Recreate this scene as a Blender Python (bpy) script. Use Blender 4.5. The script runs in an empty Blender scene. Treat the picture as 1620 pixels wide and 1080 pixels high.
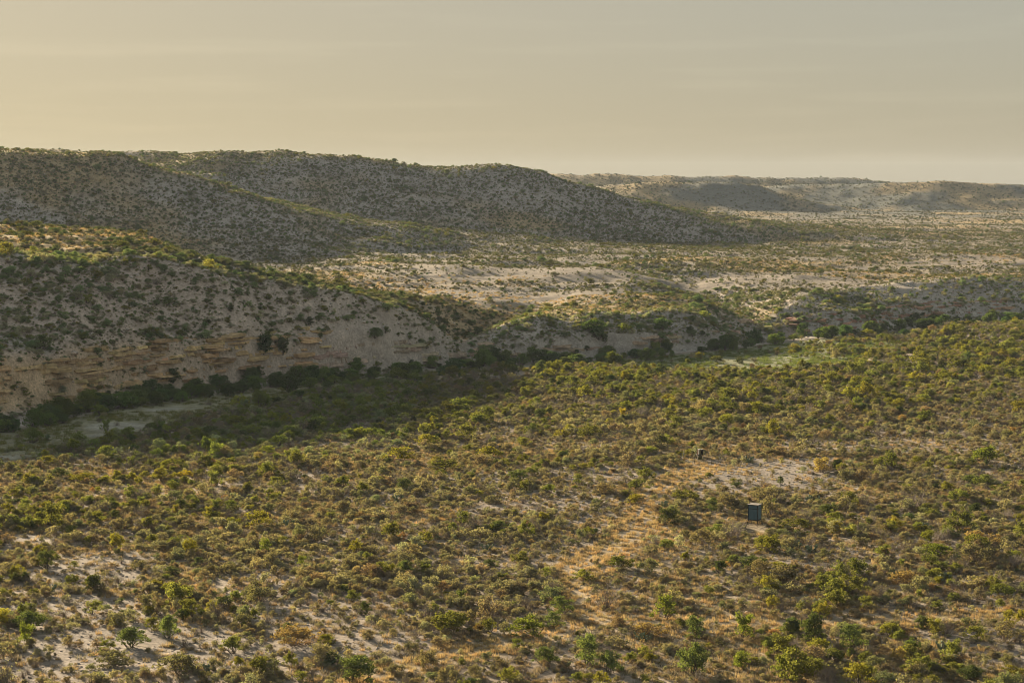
import bpy, math, time
import numpy as np
from mathutils import Vector
T0 = time.time()
R = math.radians
sc = bpy.context.scene

# ------------------------------------------------------------------ camera
CAM_Z = 42.0
LENS, SENSOR = 70.0, 36.0
PITCH = math.atan((540 - 290) / 3150.0)
cam_data = bpy.data.cameras.new('camera')
cam_data.lens = LENS
cam_data.sensor_width = SENSOR
cam_data.clip_start = 1.0
cam_data.clip_end = 40000
cam = bpy.data.objects.new('camera', cam_data)
sc.collection.objects.link(cam)
cam.location = (0, 0, CAM_Z)
cam.rotation_euler = (math.pi / 2 - PITCH, 0, 0)
sc.camera = cam

# ------------------------------------------------------------------ sky and sun
SUN_AZ = R(30.0)      # to the left of the view
SUN_EL = R(12.0)
world = bpy.data.worlds.new('World')
sc.world = world
world.use_nodes = True
wn, wl = world.node_tree.nodes, world.node_tree.links
bg = wn['Background']
sky = wn.new('ShaderNodeTexSky')
sky.sky_type = 'NISHITA'
sky.sun_disc = False
sky.sun_elevation = SUN_EL
sky.sun_rotation = -SUN_AZ
sky.altitude = 400
sky.air_density = 1.0
sky.dust_density = 2.5
sky.ozone_density = 1.0
grade = wn.new('ShaderNodeMixRGB')        # dusty evening air: the whole sky a little warmer
grade.blend_type = 'MULTIPLY'
grade.inputs[0].default_value = 1.0
grade.inputs[2].default_value = (1.0, 0.975, 0.87, 1)
soft = wn.new('ShaderNodeGamma')          # evens the sky out, brightening its unseen part for more fill
soft.inputs['Gamma'].default_value = 0.2
wl.new(sky.outputs[0], soft.inputs['Color'])
satn = wn.new('ShaderNodeHueSaturation'); satn.inputs['Saturation'].default_value = 1.8
wl.new(soft.outputs[0], satn.inputs['Color'])
wl.new(satn.outputs[0], grade.inputs[1])
wtc = wn.new('ShaderNodeTexCoord'); wmap = wn.new('ShaderNodeMapping')
wmap.inputs['Rotation'].default_value = (0.0, R(4), 0.0)
wmap.inputs['Scale'].default_value = (5.0, 5.0, 70.0)
wno = wn.new('ShaderNodeTexNoise'); wno.inputs['Scale'].default_value = 1.6; wno.inputs['Detail'].default_value = 6
wra = wn.new('ShaderNodeMapRange')
wra.inputs['From Min'].default_value = 0.52; wra.inputs['From Max'].default_value = 0.78
wra.inputs['To Min'].default_value = 1.0; wra.inputs['To Max'].default_value = 1.09
wmul = wn.new('ShaderNodeMixRGB'); wmul.blend_type = 'MULTIPLY'; wmul.inputs[0].default_value = 1.0
wl.new(wtc.outputs['Generated'], wmap.inputs[0]); wl.new(wmap.outputs[0], wno.inputs['Vector'])
wl.new(wno.outputs['Fac'], wra.inputs['Value'])
wl.new(grade.outputs[0], wmul.inputs[1]); wl.new(wra.outputs[0], wmul.inputs[2])
wl.new(wmul.outputs[0], bg.inputs['Color'])
bg.inputs['Strength'].default_value = 0.085

sun_data = bpy.data.lights.new('sun', 'SUN')
sun_data.energy = 4.9
sun_data.angle = R(2.2)
sun_data.color = (1.0, 0.82, 0.57)
sun = bpy.data.objects.new('sun', sun_data)
sc.collection.objects.link(sun)
SUN_DIR = Vector((-math.sin(SUN_AZ) * math.cos(SUN_EL), math.cos(SUN_AZ) * math.cos(SUN_EL), math.sin(SUN_EL)))
sun.rotation_euler = SUN_DIR.to_track_quat('Z', 'Y').to_euler()

sc.view_settings.view_transform = 'Standard'
sc.view_settings.look = 'None'
sc.view_settings.exposure = 1.82
sc.view_settings.gamma = 1
sc.view_settings.use_curve_mapping = False
sc.cycles.max_bounces = 4
sc.cycles.diffuse_bounces = 3
sc.cycles.glossy_bounces = 1
sc.cycles.transmission_bounces = 2
sc.cycles.volume_bounces = 0
sc.cycles.use_denoising = True
sc.cycles.filter_width = 0.9
sc.render.use_persistent_data = False

# ------------------------------------------------------------------ numeric helpers
def hash2(ix, iy, seed):
    h = (ix.astype(np.int64) * 374761393 + iy.astype(np.int64) * 668265263 + seed * 1442695041) & 0xFFFFFFFF
    h = ((h ^ (h >> 13)) * 1274126177) & 0xFFFFFFFF
    h = ((h ^ (h >> 15)) * 2246822519) & 0xFFFFFFFF
    return ((h ^ (h >> 16)) & 0xFFFFFF) / float(0xFFFFFF)

def vnoise(x, y, scale, seed=0):
    x = np.asarray(x, float) / scale
    y = np.asarray(y, float) / scale
    ix, iy = np.floor(x), np.floor(y)
    fx, fy = x - ix, y - iy
    fx = fx * fx * fx * (fx * (fx * 6 - 15) + 10)
    fy = fy * fy * fy * (fy * (fy * 6 - 15) + 10)
    a, b = hash2(ix, iy, seed), hash2(ix + 1, iy, seed)
    c, d = hash2(ix, iy + 1, seed), hash2(ix + 1, iy + 1, seed)
    return (a * (1 - fx) + b * fx) * (1 - fy) + (c * (1 - fx) + d * fx) * fy

def fbm(x, y, scale, seed=0, octaves=4, gain=0.5):
    """about -1 .. 1"""
    t, amp, tot = 0.0, 1.0, 0.0
    for o in range(octaves):
        ca, sa = math.cos(o * 1.1), math.sin(o * 1.1)
        t = t + amp * (vnoise(x * ca - y * sa, x * sa + y * ca, scale / 2.03 ** o, seed + 17 * o) * 2 - 1)
        tot += amp
        amp *= gain
    return t / tot * 1.6

def sstep(a, b, x):
    t = np.clip((x - a) / (b - a), 0, 1)
    return t * t * (3 - 2 * t)

def seg_dist(x, y, pts):
    """distance to a polyline and the third coordinate carried along it"""
    best = np.full(np.shape(x), 1e9)
    val = np.zeros(np.shape(x))
    for (x0, y0, z0), (x1, y1, z1) in zip(pts[:-1], pts[1:]):
        dx, dy = x1 - x0, y1 - y0
        t = np.clip(((x - x0) * dx + (y - y0) * dy) / (dx * dx + dy * dy), 0, 1)
        d = np.hypot(x - x0 - t * dx, y - y0 - t * dy)
        m = d < best
        best = np.where(m, d, best)
        val = np.where(m, z0 + t * (z1 - z0), val)
    return best, val

def ridge_dist(x, y, pts, k=30.0):
    """distance to a ridge line, its height blended between nearby stretches"""
    ds, zs = [], []
    for (x0, y0, z0), (x1, y1, z1) in zip(pts[:-1], pts[1:]):
        dx, dy = x1 - x0, y1 - y0
        t = np.clip(((x - x0) * dx + (y - y0) * dy) / (dx * dx + dy * dy), 0, 1)
        ds.append(np.hypot(x - x0 - t * dx, y - y0 - t * dy)); zs.append(z0 + t * (z1 - z0))
    ds = np.array(ds); zs = np.array(zs); best = ds.min(0)
    w = np.exp(-(ds - best) / (k * 0.25 + 0.12 * best))
    return best, (w * zs).sum(0) / w.sum(0)

def smax(a, b, k):
    h = np.clip(0.5 + 0.5 * (a - b) / k, 0, 1)
    return b * (1 - h) + a * h + k * h * (1 - h)

# ------------------------------------------------------------------ the lie of the land
CREEK = np.array([(-900, -300), (-400, 90), (-200, 228), (-140, 283), (-110, 312), (-87, 338), (-73, 372), (-54, 410), (-29, 438), (-2, 462),
                  (29, 482), (63, 513), (97, 556), (132, 598), (170, 622), (300, 700), (600, 830), (2500, 1500)], float)
CREST = np.array([(-900, -150, 30), (-400, 215, 30), (-200, 362, 30), (-144, 409, 28.5), (-110, 430, 27.5), (-92, 440, 27.2), (-79, 445, 25), (-58, 450, 20.5),
                  (-42, 455, 17.4), (-25, 466, 12.5), (-14, 476, 9.0), (10, 508, 8.6), (40, 530, 8.6), (63, 560, 8.4), (97, 616, 8.6),
                  (132, 665, 8.8), (170, 695, 9.2), (300, 780, 10), (600, 900, 11), (2500, 1600, 14)], float)
RIDGE_B = [(-900, 900, 66), (-600, 905, 63), (-300, 900, 60.5), (-226, 888, 58.6), (-170, 880, 55.5), (-145, 875, 47.5), (-120, 862, 39), (-92, 850, 29), (-62, 838, 19), (-40, 830, 12)]
RIDGE_C = [(-900, 1200, 68), (-500, 1160, 63), (-250, 1130, 60.5), (-101, 1100, 58.2), (-73, 1098, 55.8), (-45, 1096, 52.4), (-3, 1094, 51.2), (14, 1092, 49),
           (31, 1090, 42), (48, 1080, 34.5), (64, 1060, 28.5), (86, 1040, 22), (112, 1000, 13), (150, 960, 10)]
RIDGE_D = [(-600, 2450, 58), (-300, 2400, 55), (51, 2350, 52.3), (180, 2300, 52.4), (280, 2300, 49.5), (400, 2300, 48), (450, 2330, 42), (520, 2350, 32)]
RIDGE_K = [(20, 1930, 30), (90, 1890, 40), (150, 1850, 43.5), (190, 1850, 43.6), (211, 1850, 41), (236, 1830, 29), (262, 1800, 17)]
RIDGE_L = [(200, 2230, 36), (260, 2210, 39), (350, 2150, 42), (433, 2100, 43.5), (500, 2100, 42), (580, 2080, 38), (660, 2060, 33), (760, 2040, 26)]
RIDGE_E = [(500, 4700, 44), (760, 4600, 49), (985, 4500, 52.5), (1071, 4500, 49.5), (1157, 4500, 42), (1300, 4550, 36), (1700, 4600, 42), (2300, 4500, 50), (3200, 4200, 60)]

def creek_y(x): return np.interp(x, CREEK[:, 0], CREEK[:, 1])
def crest_y(x): return np.interp(x, CREST[:, 0], CREST[:, 1])
def crest_z(x): return np.interp(x, CREST[:, 0], CREST[:, 2])

def warp(x, y):
    return x + 9 * fbm(x, y, 55, 5, 2), y + 9 * fbm(x, y, 55, 9, 2)

def creek_d(x, y):
    """signed distance from the creek's middle line, positive on the far bank"""
    slope = (creek_y(x + 12) - creek_y(x - 12)) / 24
    return (y + 3.0 * fbm(x, y, 38, 71, 2) - creek_y(x)) / np.sqrt(1 + slope * slope)

def bed_w(x):
    """how far the creek bed reaches on the near side of its middle line"""
    return np.interp(x, [-140, -60, -25, 20, 45, 75, 100, 130], [30, 24, 11, 14, 38, 46, 34, 4])

def hill(x, y, ridge, W, bench, power=1.7, seed=0, rough=0.16):
    wx, wy = x + 14 * fbm(x, y, 130, seed + 3, 2), y + 10 * fbm(x, y, 130, seed + 8, 2)
    d, zc = ridge_dist(wx, wy, ridge)
    t = d / W
    t = np.sqrt(t * t + 0.06 ** 2) - 0.06
    n = fbm(x, y, 75, seed, 4)
    t = t * (1 + rough * n)
    p = np.clip(1 - t, 0, 1) ** power
    return bench + (zc - bench) * p

def terrain(x, y):
    x = np.asarray(x, float); y = np.asarray(y, float)
    d = creek_d(x, y)
    # near flat
    flat = 0.5 * fbm(x, y, 70, 1, 3) + 0.10 * fbm(x, y, 9, 2, 2)
    bw = bed_w(x)
    # far side scarp
    yc, zc = crest_y(x), crest_z(x)
    slope = (creek_y(x + 12) - creek_y(x - 12)) / 24
    width = np.maximum((yc - creek_y(x)) / np.sqrt(1 + slope * slope), 18)
    gul = fbm(x, y, 26, 21, 3)
    t = (d - 9 + 2.2 * gul + 6.5 * np.clip((d - 12) / 20, 0, 1) * fbm(x, y, 52, 24, 3)) / (width - 9)
    tt = np.clip(t, 0, 1)
    cliff_h = np.clip(zc * 0.32, 2.0, 8.5)
    # foot, cliff step, talus
    prof = 1.2 * sstep(0, 0.12, tt) + cliff_h * sstep(0.10, 0.22, tt) + (zc - cliff_h - 1.2 + 0.9) * np.clip((tt - 0.16) / 0.84, 0, 1) ** 0.92
    far_rise = np.interp(y, [0, 600, 1500, 4000, 9000], [9, 10, 12.5, 20, 26])
    s = y - yc
    back = np.interp(x, [-140, -105, -85, -60, -35, -14, 5], [95, 80, 48, 22, 8, 40, 95])   # how far the hill's top runs back
    w = 1 - sstep(back, back + np.where(x < -10, 95, 85), s + 10 * fbm(x, y, 80, 31, 2))
    plat = zc + 2.2 * sstep(0, 110, s) * sstep(-40, -90, x)
    bench = far_rise + (plat - far_rise) * w + 0.9 * fbm(x, y, 90, 41, 4)* sstep(0, 60, s)
    scarp = -0.9 + prof
    roundw = sstep(0.62, 1.55, t)
    far = scarp * (1 - roundw) + bench * roundw
    far = far + 1.0 * gul * np.clip(tt * 3, 0, 1) + 0.45 * fbm(x, y, 6, 77, 3) * np.clip(tt * 4, 0, 1) * (1 - 0.6 * sstep(1.0, 1.4, t))
    z = np.where(t <= 0, -0.9 * sstep(-bw - 3, -bw + 3, d), far)
    # draw (side valley) cut into the bench
    dd, dep = seg_dist(x, y, [(72, 512, 7.5), (72, 560, 7.0), (64, 640, 5.0), (56, 700, 3.0), (30, 760, 1.5), (20, 790, 0.0)])
    z = z - np.where(t > 0, 1, 0) * dep * np.exp(-(dd / 13.0) ** 2) * np.clip(z / 5.0 + 0.45, 0, 1)
    dd, dep = seg_dist(x, y, [(-14, 455, 5), (-10, 490, 4.5), (2, 540, 3), (10, 590, 1)])
    z = z - np.where(t > 0, 1, 0) * dep * np.exp(-(dd / 8.0) ** 2) * np.clip(z / 5.0 + 0.3, 0, 1)
    b = z
    m = d > 40
    H = np.zeros(np.shape(x))
    if m.any():
        hx, hy, hf = x[m], y[m], far_rise[m]
        hh = hill(hx, hy, RIDGE_B, 235, hf, 1.55, 100)
        hh = smax(hh, hill(hx, hy, RIDGE_C, 265, hf, 1.7, 200), 3.0)
        q = hy > 1300
        if q.any():
            qx, qy, qf = hx[q], hy[q], hf[q]; g = hh[q]
            for ridge, W, pw, sd in ((RIDGE_D, 200, 1.5, 300), (RIDGE_K, 170, 1.4, 400), (RIDGE_L, 150, 1.4, 500), (RIDGE_E, 170, 1.4, 600)):
                g = smax(g, hill(qx, qy, ridge, W, qf, pw, sd), 3.0)
            hh[q] = g
        H[m] = np.clip(hh - hf - 0.75, 0, None) * sstep(40, 90, d[m])
        z = z + H
    # rills on the big slopes
    q = H > 0.3
    if q.any():
        rill = np.abs(fbm(x[q] * 1.0, y[q] * 0.35, 42, 51, 3))
        z[q] = z[q] + np.clip(H[q] / 25, 0, 1) * (1.6 * rill + 0.6 * fbm(x[q], y[q], 14, 61, 3))
    return z + flat * np.where(d < 0, 1, 0.4) 

def project(x, y, z):
    """picture position (1620 x 1080) of world points, used to choose which plants are separate objects"""
    cp, sp = math.cos(PITCH), math.sin(PITCH)
    dz = z - CAM_Z
    depth = y * cp - dz * sp
    up = y * sp + dz * cp
    return 810 + 3150 * x / depth, 540 - 3150 * up / depth

# ------------------------------------------------------------------ materials
def new_mat(name):
    m = bpy.data.materials.new(name)
    m.use_nodes = True
    nt = m.node_tree
    nt.nodes.clear()
    out = nt.nodes.new('ShaderNodeOutputMaterial')
    return m, nt, nt.nodes, nt.links, out

def math_node(N, L, op, a, b):
    n = N.new('ShaderNodeMath'); n.operation = op
    for i, v in enumerate((a, b)):
        if isinstance(v, (int, float)): n.inputs[i].default_value = v
        else: L.new(v, n.inputs[i])
    return n.outputs[0]

def mix_rgb(N, L, typ, fac, a, b):
    n = N.new('ShaderNodeMixRGB'); n.blend_type = typ
    for i, v in enumerate((fac, a, b)):
        if isinstance(v, (int, float)): n.inputs[i].default_value = v
        elif isinstance(v, tuple): n.inputs[i].default_value = (*v, 1)
        else: L.new(v, n.inputs[i])
    return n.outputs[0]

def noise(N, L, vec, scale, detail=4, rough=0.55):
    n = N.new('ShaderNodeTexNoise'); n.inputs['Scale'].default_value = scale
    n.inputs['Detail'].default_value = detail; n.inputs['Roughness'].default_value = rough
    L.new(vec, n.inputs['Vector']); return n.outputs['Fac']

def ramp(N, L, fac, a, b, lo=0.3, hi=0.7):
    n = N.new('ShaderNodeMapRange')
    n.inputs['From Min'].default_value = lo; n.inputs['From Max'].default_value = hi
    n.inputs['To Min'].default_value = a; n.inputs['To Max'].default_value = b
    L.new(fac, n.inputs['Value']); return n.outputs[0]

def earth_material():
    m, nt, N, L, out = new_mat('dry_earth')
    bs = N.new('ShaderNodeBsdfPrincipled')
    bs.inputs['Roughness'].default_value = 0.95
    bs.inputs['Specular IOR Level'].default_value = 0.1
    at = N.new('ShaderNodeAttribute'); at.attribute_name = 'earth_tint'
    tc = N.new('ShaderNodeNewGeometry')
    P = tc.outputs['Position']
    n1 = noise(N, L, P, 0.35, 5, 0.65)
    n2 = noise(N, L, P, 2.2, 4, 0.7)
    n3 = noise(N, L, P, 0.05, 4, 0.6)
    col = mix_rgb(N, L, 'MULTIPLY', 1.0, at.outputs['Color'], ramp(N, L, n1, 0.72, 1.28))
    col = mix_rgb(N, L, 'MULTIPLY', 1.0, col, ramp(N, L, n2, 0.62, 1.32))
    col = mix_rgb(N, L, 'MULTIPLY', 1.0, col, ramp(N, L, n3, 0.86, 1.14))
    # pale stones lying about
    vo = N.new('ShaderNodeTexVoronoi'); vo.inputs['Scale'].default_value = 1.6
    L.new(P, vo.inputs['Vector'])
    st = ramp(N, L, vo.outputs['Distance'], 1.0, 0.0, 0.10, 0.24)
    st = math_node(N, L, 'MULTIPLY', st, ramp(N, L, n1, 0.0, 0.8, 0.45, 0.65))
    col = mix_rgb(N, L, 'MIX', st, col, (0.36, 0.31, 0.26))
    L.new(col, bs.inputs['Base Color'])
    bp = N.new('ShaderNodeBump'); bp.inputs['Strength'].default_value = 0.6; bp.inputs['Distance'].default_value = 0.25
    hh = math_node(N, L, 'ADD', n2, math_node(N, L, 'MULTIPLY', st, 0.8))
    L.new(hh, bp.inputs['Height']); L.new(bp.outputs[0], bs.inputs['Normal'])
    L.new(bs.outputs[0], out.inputs[0])
    return m

def leaf_material(name, base, second, translucent=0.35, trans_tint=(1.15, 1.2, 0.55)):
    """leaf colour times the plant's own tint, each leaf a little different"""
    m, nt, N, L, out = new_mat(name)
    ti = N.new('ShaderNodeAttribute'); ti.attribute_type = 'INSTANCER'; ti.attribute_name = 'tint'
    lv = N.new('ShaderNodeAttribute'); lv.attribute_name = 'leaf_shade'
    col = mix_rgb(N, L, 'MIX', lv.outputs['Fac'], base, second)
    col = mix_rgb(N, L, 'MULTIPLY', 1.0, col, ti.outputs['Color'])
    df = N.new('ShaderNodeBsdfDiffuse'); L.new(col, df.inputs[0])
    tr = N.new('ShaderNodeBsdfTranslucent')
    L.new(mix_rgb(N, L, 'MULTIPLY', 1.0, col, trans_tint), tr.inputs[0])
    mx = N.new('ShaderNodeMixShader'); mx.inputs[0].default_value = translucent
    L.new(df.outputs[0], mx.inputs[1]); L.new(tr.outputs[0], mx.inputs[2])
    L.new(mx.outputs[0], out.inputs[0])
    return m

def plain_material(name, col, col2=None, scale=3.0, rough=0.85, metallic=0.0, bump=0.3, stretch=(1, 1, 1)):
    m, nt, N, L, out = new_mat(name)
    bs = N.new('ShaderNodeBsdfPrincipled')
    bs.inputs['Roughness'].default_value = rough
    bs.inputs['Metallic'].default_value = metallic
    bs.inputs['Specular IOR Level'].default_value = 0.25
    tc = N.new('ShaderNodeTexCoord')
    mp = N.new('ShaderNodeMapping'); mp.inputs['Scale'].default_value = stretch
    L.new(tc.outputs['Object'], mp.inputs[0])
    n = noise(N, L, mp.outputs[0], scale, 5, 0.65)
    c = mix_rgb(N, L, 'MIX', ramp(N, L, n, 0, 1, 0.35, 0.65), col, col2 or tuple(v * 0.7 for v in col))
    L.new(c, bs.inputs['Base Color'])
    bp = N.new('ShaderNodeBump'); bp.inputs['Strength'].default_value = bump; bp.inputs['Distance'].default_value = 0.05
    L.new(n, bp.inputs['Height']); L.new(bp.outputs[0], bs.inputs['Normal'])
    L.new(bs.outputs[0], out.inputs[0])
    return m

def rock_material():
    m, nt, N, L, out = new_mat('layered_rock')
    bs = N.new('ShaderNodeBsdfPrincipled'); bs.inputs['Roughness'].default_value = 0.95
    bs.inputs['Specular IOR Level'].default_value = 0.1
    ti = N.new('ShaderNodeAttribute'); ti.attribute_type = 'INSTANCER'; ti.attribute_name = 'tint'
    g = N.new('ShaderNodeNewGeometry')
    mp = N.new('ShaderNodeMapping'); mp.inputs['Scale'].default_value = (0.25, 0.25, 2.6)
    L.new(g.outputs['Position'], mp.inputs[0])
    n = noise(N, L, mp.outputs[0], 1.2, 5, 0.65)
    n2 = noise(N, L, g.outputs['Position'], 0.9, 5, 0.65)
    c = mix_rgb(N, L, 'MULTIPLY', 1.0, ti.outputs['Color'], ramp(N, L, n, 0.62, 1.3))
    c = mix_rgb(N, L, 'MULTIPLY', 1.0, c, ramp(N, L, n2, 0.65, 1.25))
    L.new(c, bs.inputs['Base Color'])
    bp = N.new('ShaderNodeBump'); bp.inputs['Strength'].default_value = 0.8; bp.inputs['Distance'].default_value = 0.3
    L.new(math_node(N, L, 'ADD', n, n2), bp.inputs['Height']); L.new(bp.outputs[0], bs.inputs['Normal'])
    L.new(bs.outputs[0], out.inputs[0])
    return m

M = {}
M['earth'] = earth_material()
M['rock'] = rock_material()
M['bark'] = plain_material('grey_bark', (0.17, 0.135, 0.105), (0.10, 0.08, 0.065), 6)
M['twig'] = plain_material('dry_twig', (0.30, 0.245, 0.20), (0.19, 0.15, 0.125), 6)
M['brush'] = leaf_material('brush_leaf', (0.330, 0.285, 0.185), (0.235, 0.205, 0.132), 0.32)
M['green'] = leaf_material('green_leaf', (0.225, 0.225, 0.070), (0.145, 0.152, 0.048), 0.45)
M['dark'] = leaf_material('evergreen_leaf', (0.120, 0.138, 0.060), (0.075, 0.092, 0.042), 0.35)
M['sage'] = leaf_material('sage_leaf', (0.390, 0.345, 0.235), (0.285, 0.250, 0.165), 0.32)
M['grass'] = leaf_material('dry_grass_blade', (0.47, 0.36, 0.185), (0.35, 0.265, 0.135), 0.35, (1.1, 1.0, 0.8))
M['bed'] = leaf_material('creek_grass_blade', (0.22, 0.22, 0.10), (0.16, 0.17, 0.07), 0.3)
M['pad'] = plain_material('cactus_pad', (0.19, 0.23, 0.14), (0.14, 0.17, 0.10), 4)
M['blue_panel'] = plain_material('weathered_blue_sheet', (0.080, 0.145, 0.185), (0.058, 0.108, 0.140), 2.2, 0.55, 0.0, 0.15, (1, 1, 0.35))
M['blue_trim'] = plain_material('dark_trim', (0.018, 0.028, 0.034), None, 3, 0.6)
M['roof'] = plain_material('pale_roof_sheet', (0.38, 0.34, 0.29), (0.24, 0.20, 0.17), 1.6, 0.6)
M['steel'] = plain_material('rusty_leg_steel', (0.060, 0.045, 0.036), (0.035, 0.028, 0.024), 5, 0.7)
M['rust'] = plain_material('rusty_sheet', (0.30, 0.155, 0.10), (0.18, 0.085, 0.05), 4, 0.8)
M['olive'] = plain_material('olive_sheet', (0.12, 0.105, 0.04), (0.08, 0.07, 0.03), 4, 0.8)
M['black'] = plain_material('dark_opening', (0.016, 0.014, 0.012), None, 4, 0.8)
M['pale_wood'] = plain_material('pale_wood', (0.36, 0.31, 0.22), (0.26, 0.22, 0.15), 5, 0.85)

# ------------------------------------------------------------------ mesh helpers
def mesh_np(name, verts, quads=None, tris=None, mats=(), mat_idx=None, smooth=False):
    me = bpy.data.meshes.new(name)
    verts = np.asarray(verts, np.float32)
    loops, starts, n = [], [], 0
    if quads is not None and len(quads):
        q = np.asarray(quads, np.int32); loops.append(q.ravel()); starts.append(np.arange(len(q), dtype=np.int32) * 4); n = len(q) * 4
    if tris is not None and len(tris):
        t = np.asarray(tris, np.int32); loops.append(t.ravel()); starts.append(n + np.arange(len(t), dtype=np.int32) * 3)
    loops = np.concatenate(loops); starts = np.concatenate(starts)
    me.vertices.add(len(verts)); me.vertices.foreach_set('co', verts.ravel())
    me.loops.add(len(loops)); me.loops.foreach_set('vertex_index', loops)
    me.polygons.add(len(starts)); me.polygons.foreach_set('loop_start', starts)
    for m in mats: me.materials.append(m)
    if mat_idx is not None: me.polygons.foreach_set('material_index', np.asarray(mat_idx, np.int32))
    me.update(calc_edges=True)
    me.polygons.foreach_set('use_smooth', np.full(len(starts), smooth))
    return me

def set_attr(me, name, typ, domain, data):
    a = me.attributes.new(name, typ, domain)
    key = {'FLOAT': 'value', 'INT': 'value', 'FLOAT_VECTOR': 'vector', 'FLOAT_COLOR': 'color'}[typ]
    a.data.foreach_set(key, np.asarray(data, np.int32 if typ == 'INT' else np.float32).ravel())

COL = sc.collection
def link(o, parent=None, **props):
    COL.objects.link(o)
    if parent is not None: o.parent = parent
    for k, v in props.items(): o[k] = v
    return o

def obj(name, me, parent=None, **props):
    return link(bpy.data.objects.new(name, me), parent, **props)

def empty(name, loc, rz=0.0, **props):
    o = bpy.data.objects.new(name, None)
    o.empty_display_size = 0.3
    o.location = loc; o.rotation_euler = (0, 0, rz)
    return link(o, None, **props)

class MB:
    """collects boxes and tubes into one mesh"""
    def __init__(self): self.v, self.q, self.t = [], [], []
    def box(self, x0, x1, y0, y1, z0, z1):
        b = len(self.v)
        self.v += [(x0, y0, z0), (x1, y0, z0), (x1, y1, z0), (x0, y1, z0), (x0, y0, z1), (x1, y0, z1), (x1, y1, z1), (x0, y1, z1)]
        self.q += [[b + i for i in f] for f in ((0, 3, 2, 1), (4, 5, 6, 7), (0, 1, 5, 4), (1, 2, 6, 5), (2, 3, 7, 6), (3, 0, 4, 7))]
        return self
    def bar(self, p, q, r0, r1=None, n=6):
        p, q = Vector(p), Vector(q)
        r1 = r0 if r1 is None else r1
        d = (q - p).normalized()
        a = d.orthogonal().normalized(); c = d.cross(a)
        b = len(self.v)
        for (o, r) in ((p, r0), (q, r1)):
            for k in range(n):
                an = 2 * math.pi * k / n
                self.v.append(tuple(o + (a * math.cos(an) + c * math.sin(an)) * r))
        for k in range(n):
            self.q.append([b + k, b + (k + 1) % n, b + n + (k + 1) % n, b + n + k])
        for k in range(1, n - 1):
            self.t.append([b, b + k + 1, b + k]); self.t.append([b + n, b + n + k, b + n + k + 1])
        return self
    def mesh(self, name, mat):
        return mesh_np(name, self.v, self.q, self.t, [mat])

# ------------------------------------------------------------------ ground masks (world positions)
TRACKS = {
    'lower': [(-14.0, 160, 0), (-11.5, 168, 0), (-4.0, 176, 0), (1.5, 183, 0), (5.5, 187, 0), (9.0, 191, 0), (16, 190, 0), (26, 189, 0)],
    'upper': [(8.5, 190, 0), (7.6, 199, 0), (7.2, 209, 0), (7.2, 216, 0), (9.3, 223, 0), (12.8, 231, 0), (15.6, 242, 0), (18.2, 262, 0), (20.0, 272, 0), (24, 284, 0), (30, 292, 0)],
    'right': [(27, 188, 0), (35, 189.5, 0), (43, 191, 0), (52, 193, 0), (64, 196, 0)],
}
def track_mask(x, y):
    best = np.full(np.shape(x), 99.0)
    for t in TRACKS.values():
        d, _ = seg_dist(x + 0.5 * fbm(x, y, 6, 901, 2), y + 0.5 * fbm(x, y, 6, 902, 2), t)
        best = np.minimum(best, d)
    return best

BARE = [  # bare patches of soil on the flat: x, y, rx, ry, strength
    (35, 288, 11, 11, 1.0), (43, 300, 7, 7, 0.9), (29, 279, 8, 7, 0.7), (46, 276, 4, 14, 0.7), (58, 318, 14, 9, 0.55), (68, 332, 12, 9, 0.45),
    (-36, 181, 11, 9, 0.9), (-24, 175, 9, 8, 0.85), (-43, 197, 7, 7, 0.8), (-29, 207, 6, 7, 0.6), (-47, 216, 6, 8, 0.6), (-14, 178, 5, 9, 0.7), (-20, 192, 5, 8, 0.5),
    (-34, 172, 14, 5, 0.8), (0, 186, 5, 3, 0.8), (5, 262, 8, 10, 0.55), (-4, 285, 8, 8, 0.5), (-30, 322, 6, 5, 0.7), (-26, 342, 5, 5, 0.6), (10, 284, 12, 10, 0.5),
    (38, 232, 8, 8, 0.4), (27, 226, 7, 8, 0.45), (48, 181, 10, 4, 0.6), (33, 217, 4, 5, 0.5), (-28, 290, 6, 6, .4), (-60, 232, 6, 7, .5), (15, 240, 6, 20, .5), (12, 215, 6, 10, .5)]
def bare_mask(x, y):
    b = np.zeros(np.shape(x))
    wx, wy = x + 3.2 * fbm(x, y, 13, 911, 3), y + 4.0 * fbm(x, y, 13, 912, 3)
    for (cx, cy, rx, ry, s) in BARE:
        r = ((wx - cx) / rx) ** 2 + ((wy - cy) / ry) ** 2
        b = np.maximum(b, s * np.clip(1.6 - r, 0, 1))
    b = np.maximum(b, np.clip(1.45 - track_mask(x, y) / 2.3, 0, 1))
    return np.clip(b, 0, 1)

def grass_mask(x, y):
    g = sstep(0.05, 0.55, fbm(x, y, 17, 921, 4) + 0.05)
    tm = track_mask(x, y)
    g = np.maximum(g * 0.8, np.exp(-((tm - 1.2) / 1.7) ** 2) * 1.1)
    g = np.maximum(g, 0.8 * np.exp(-(((x - 18) / 10) ** 2 + ((y - 192) / 9) ** 2)))
    g = np.maximum(g, 0.9 * np.exp(-(((x - 28) / 6) ** 2 + ((y - 296) / 5) ** 2)))
    g = g * (1 - 0.75 * bare_mask(x, y) * sstep(2.0, 4.0, tm))
    return np.clip(g * (0.7 + 0.6 * vnoise(x, y, 2.5, 923)), 0, 1)

PANS = [  # pale bare ground on the bench beyond the creek
    (-22, 560, 30, 26, 1.0), (-4, 600, 42, 34, 1.0), (45, 690, 95, 30, 0.95), (0, 660, 45, 22, 0.9), (-40, 640, 30, 26, .7), (215, 800, 60, 34, .9), (110, 660, 50, 26, 0.7), (125, 640, 40, 18, .6), (150, 720, 60, 14, 0.6)]

def lerp3(a, b, t):
    return a + (np.asarray(b) - a) * t[..., None]

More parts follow.
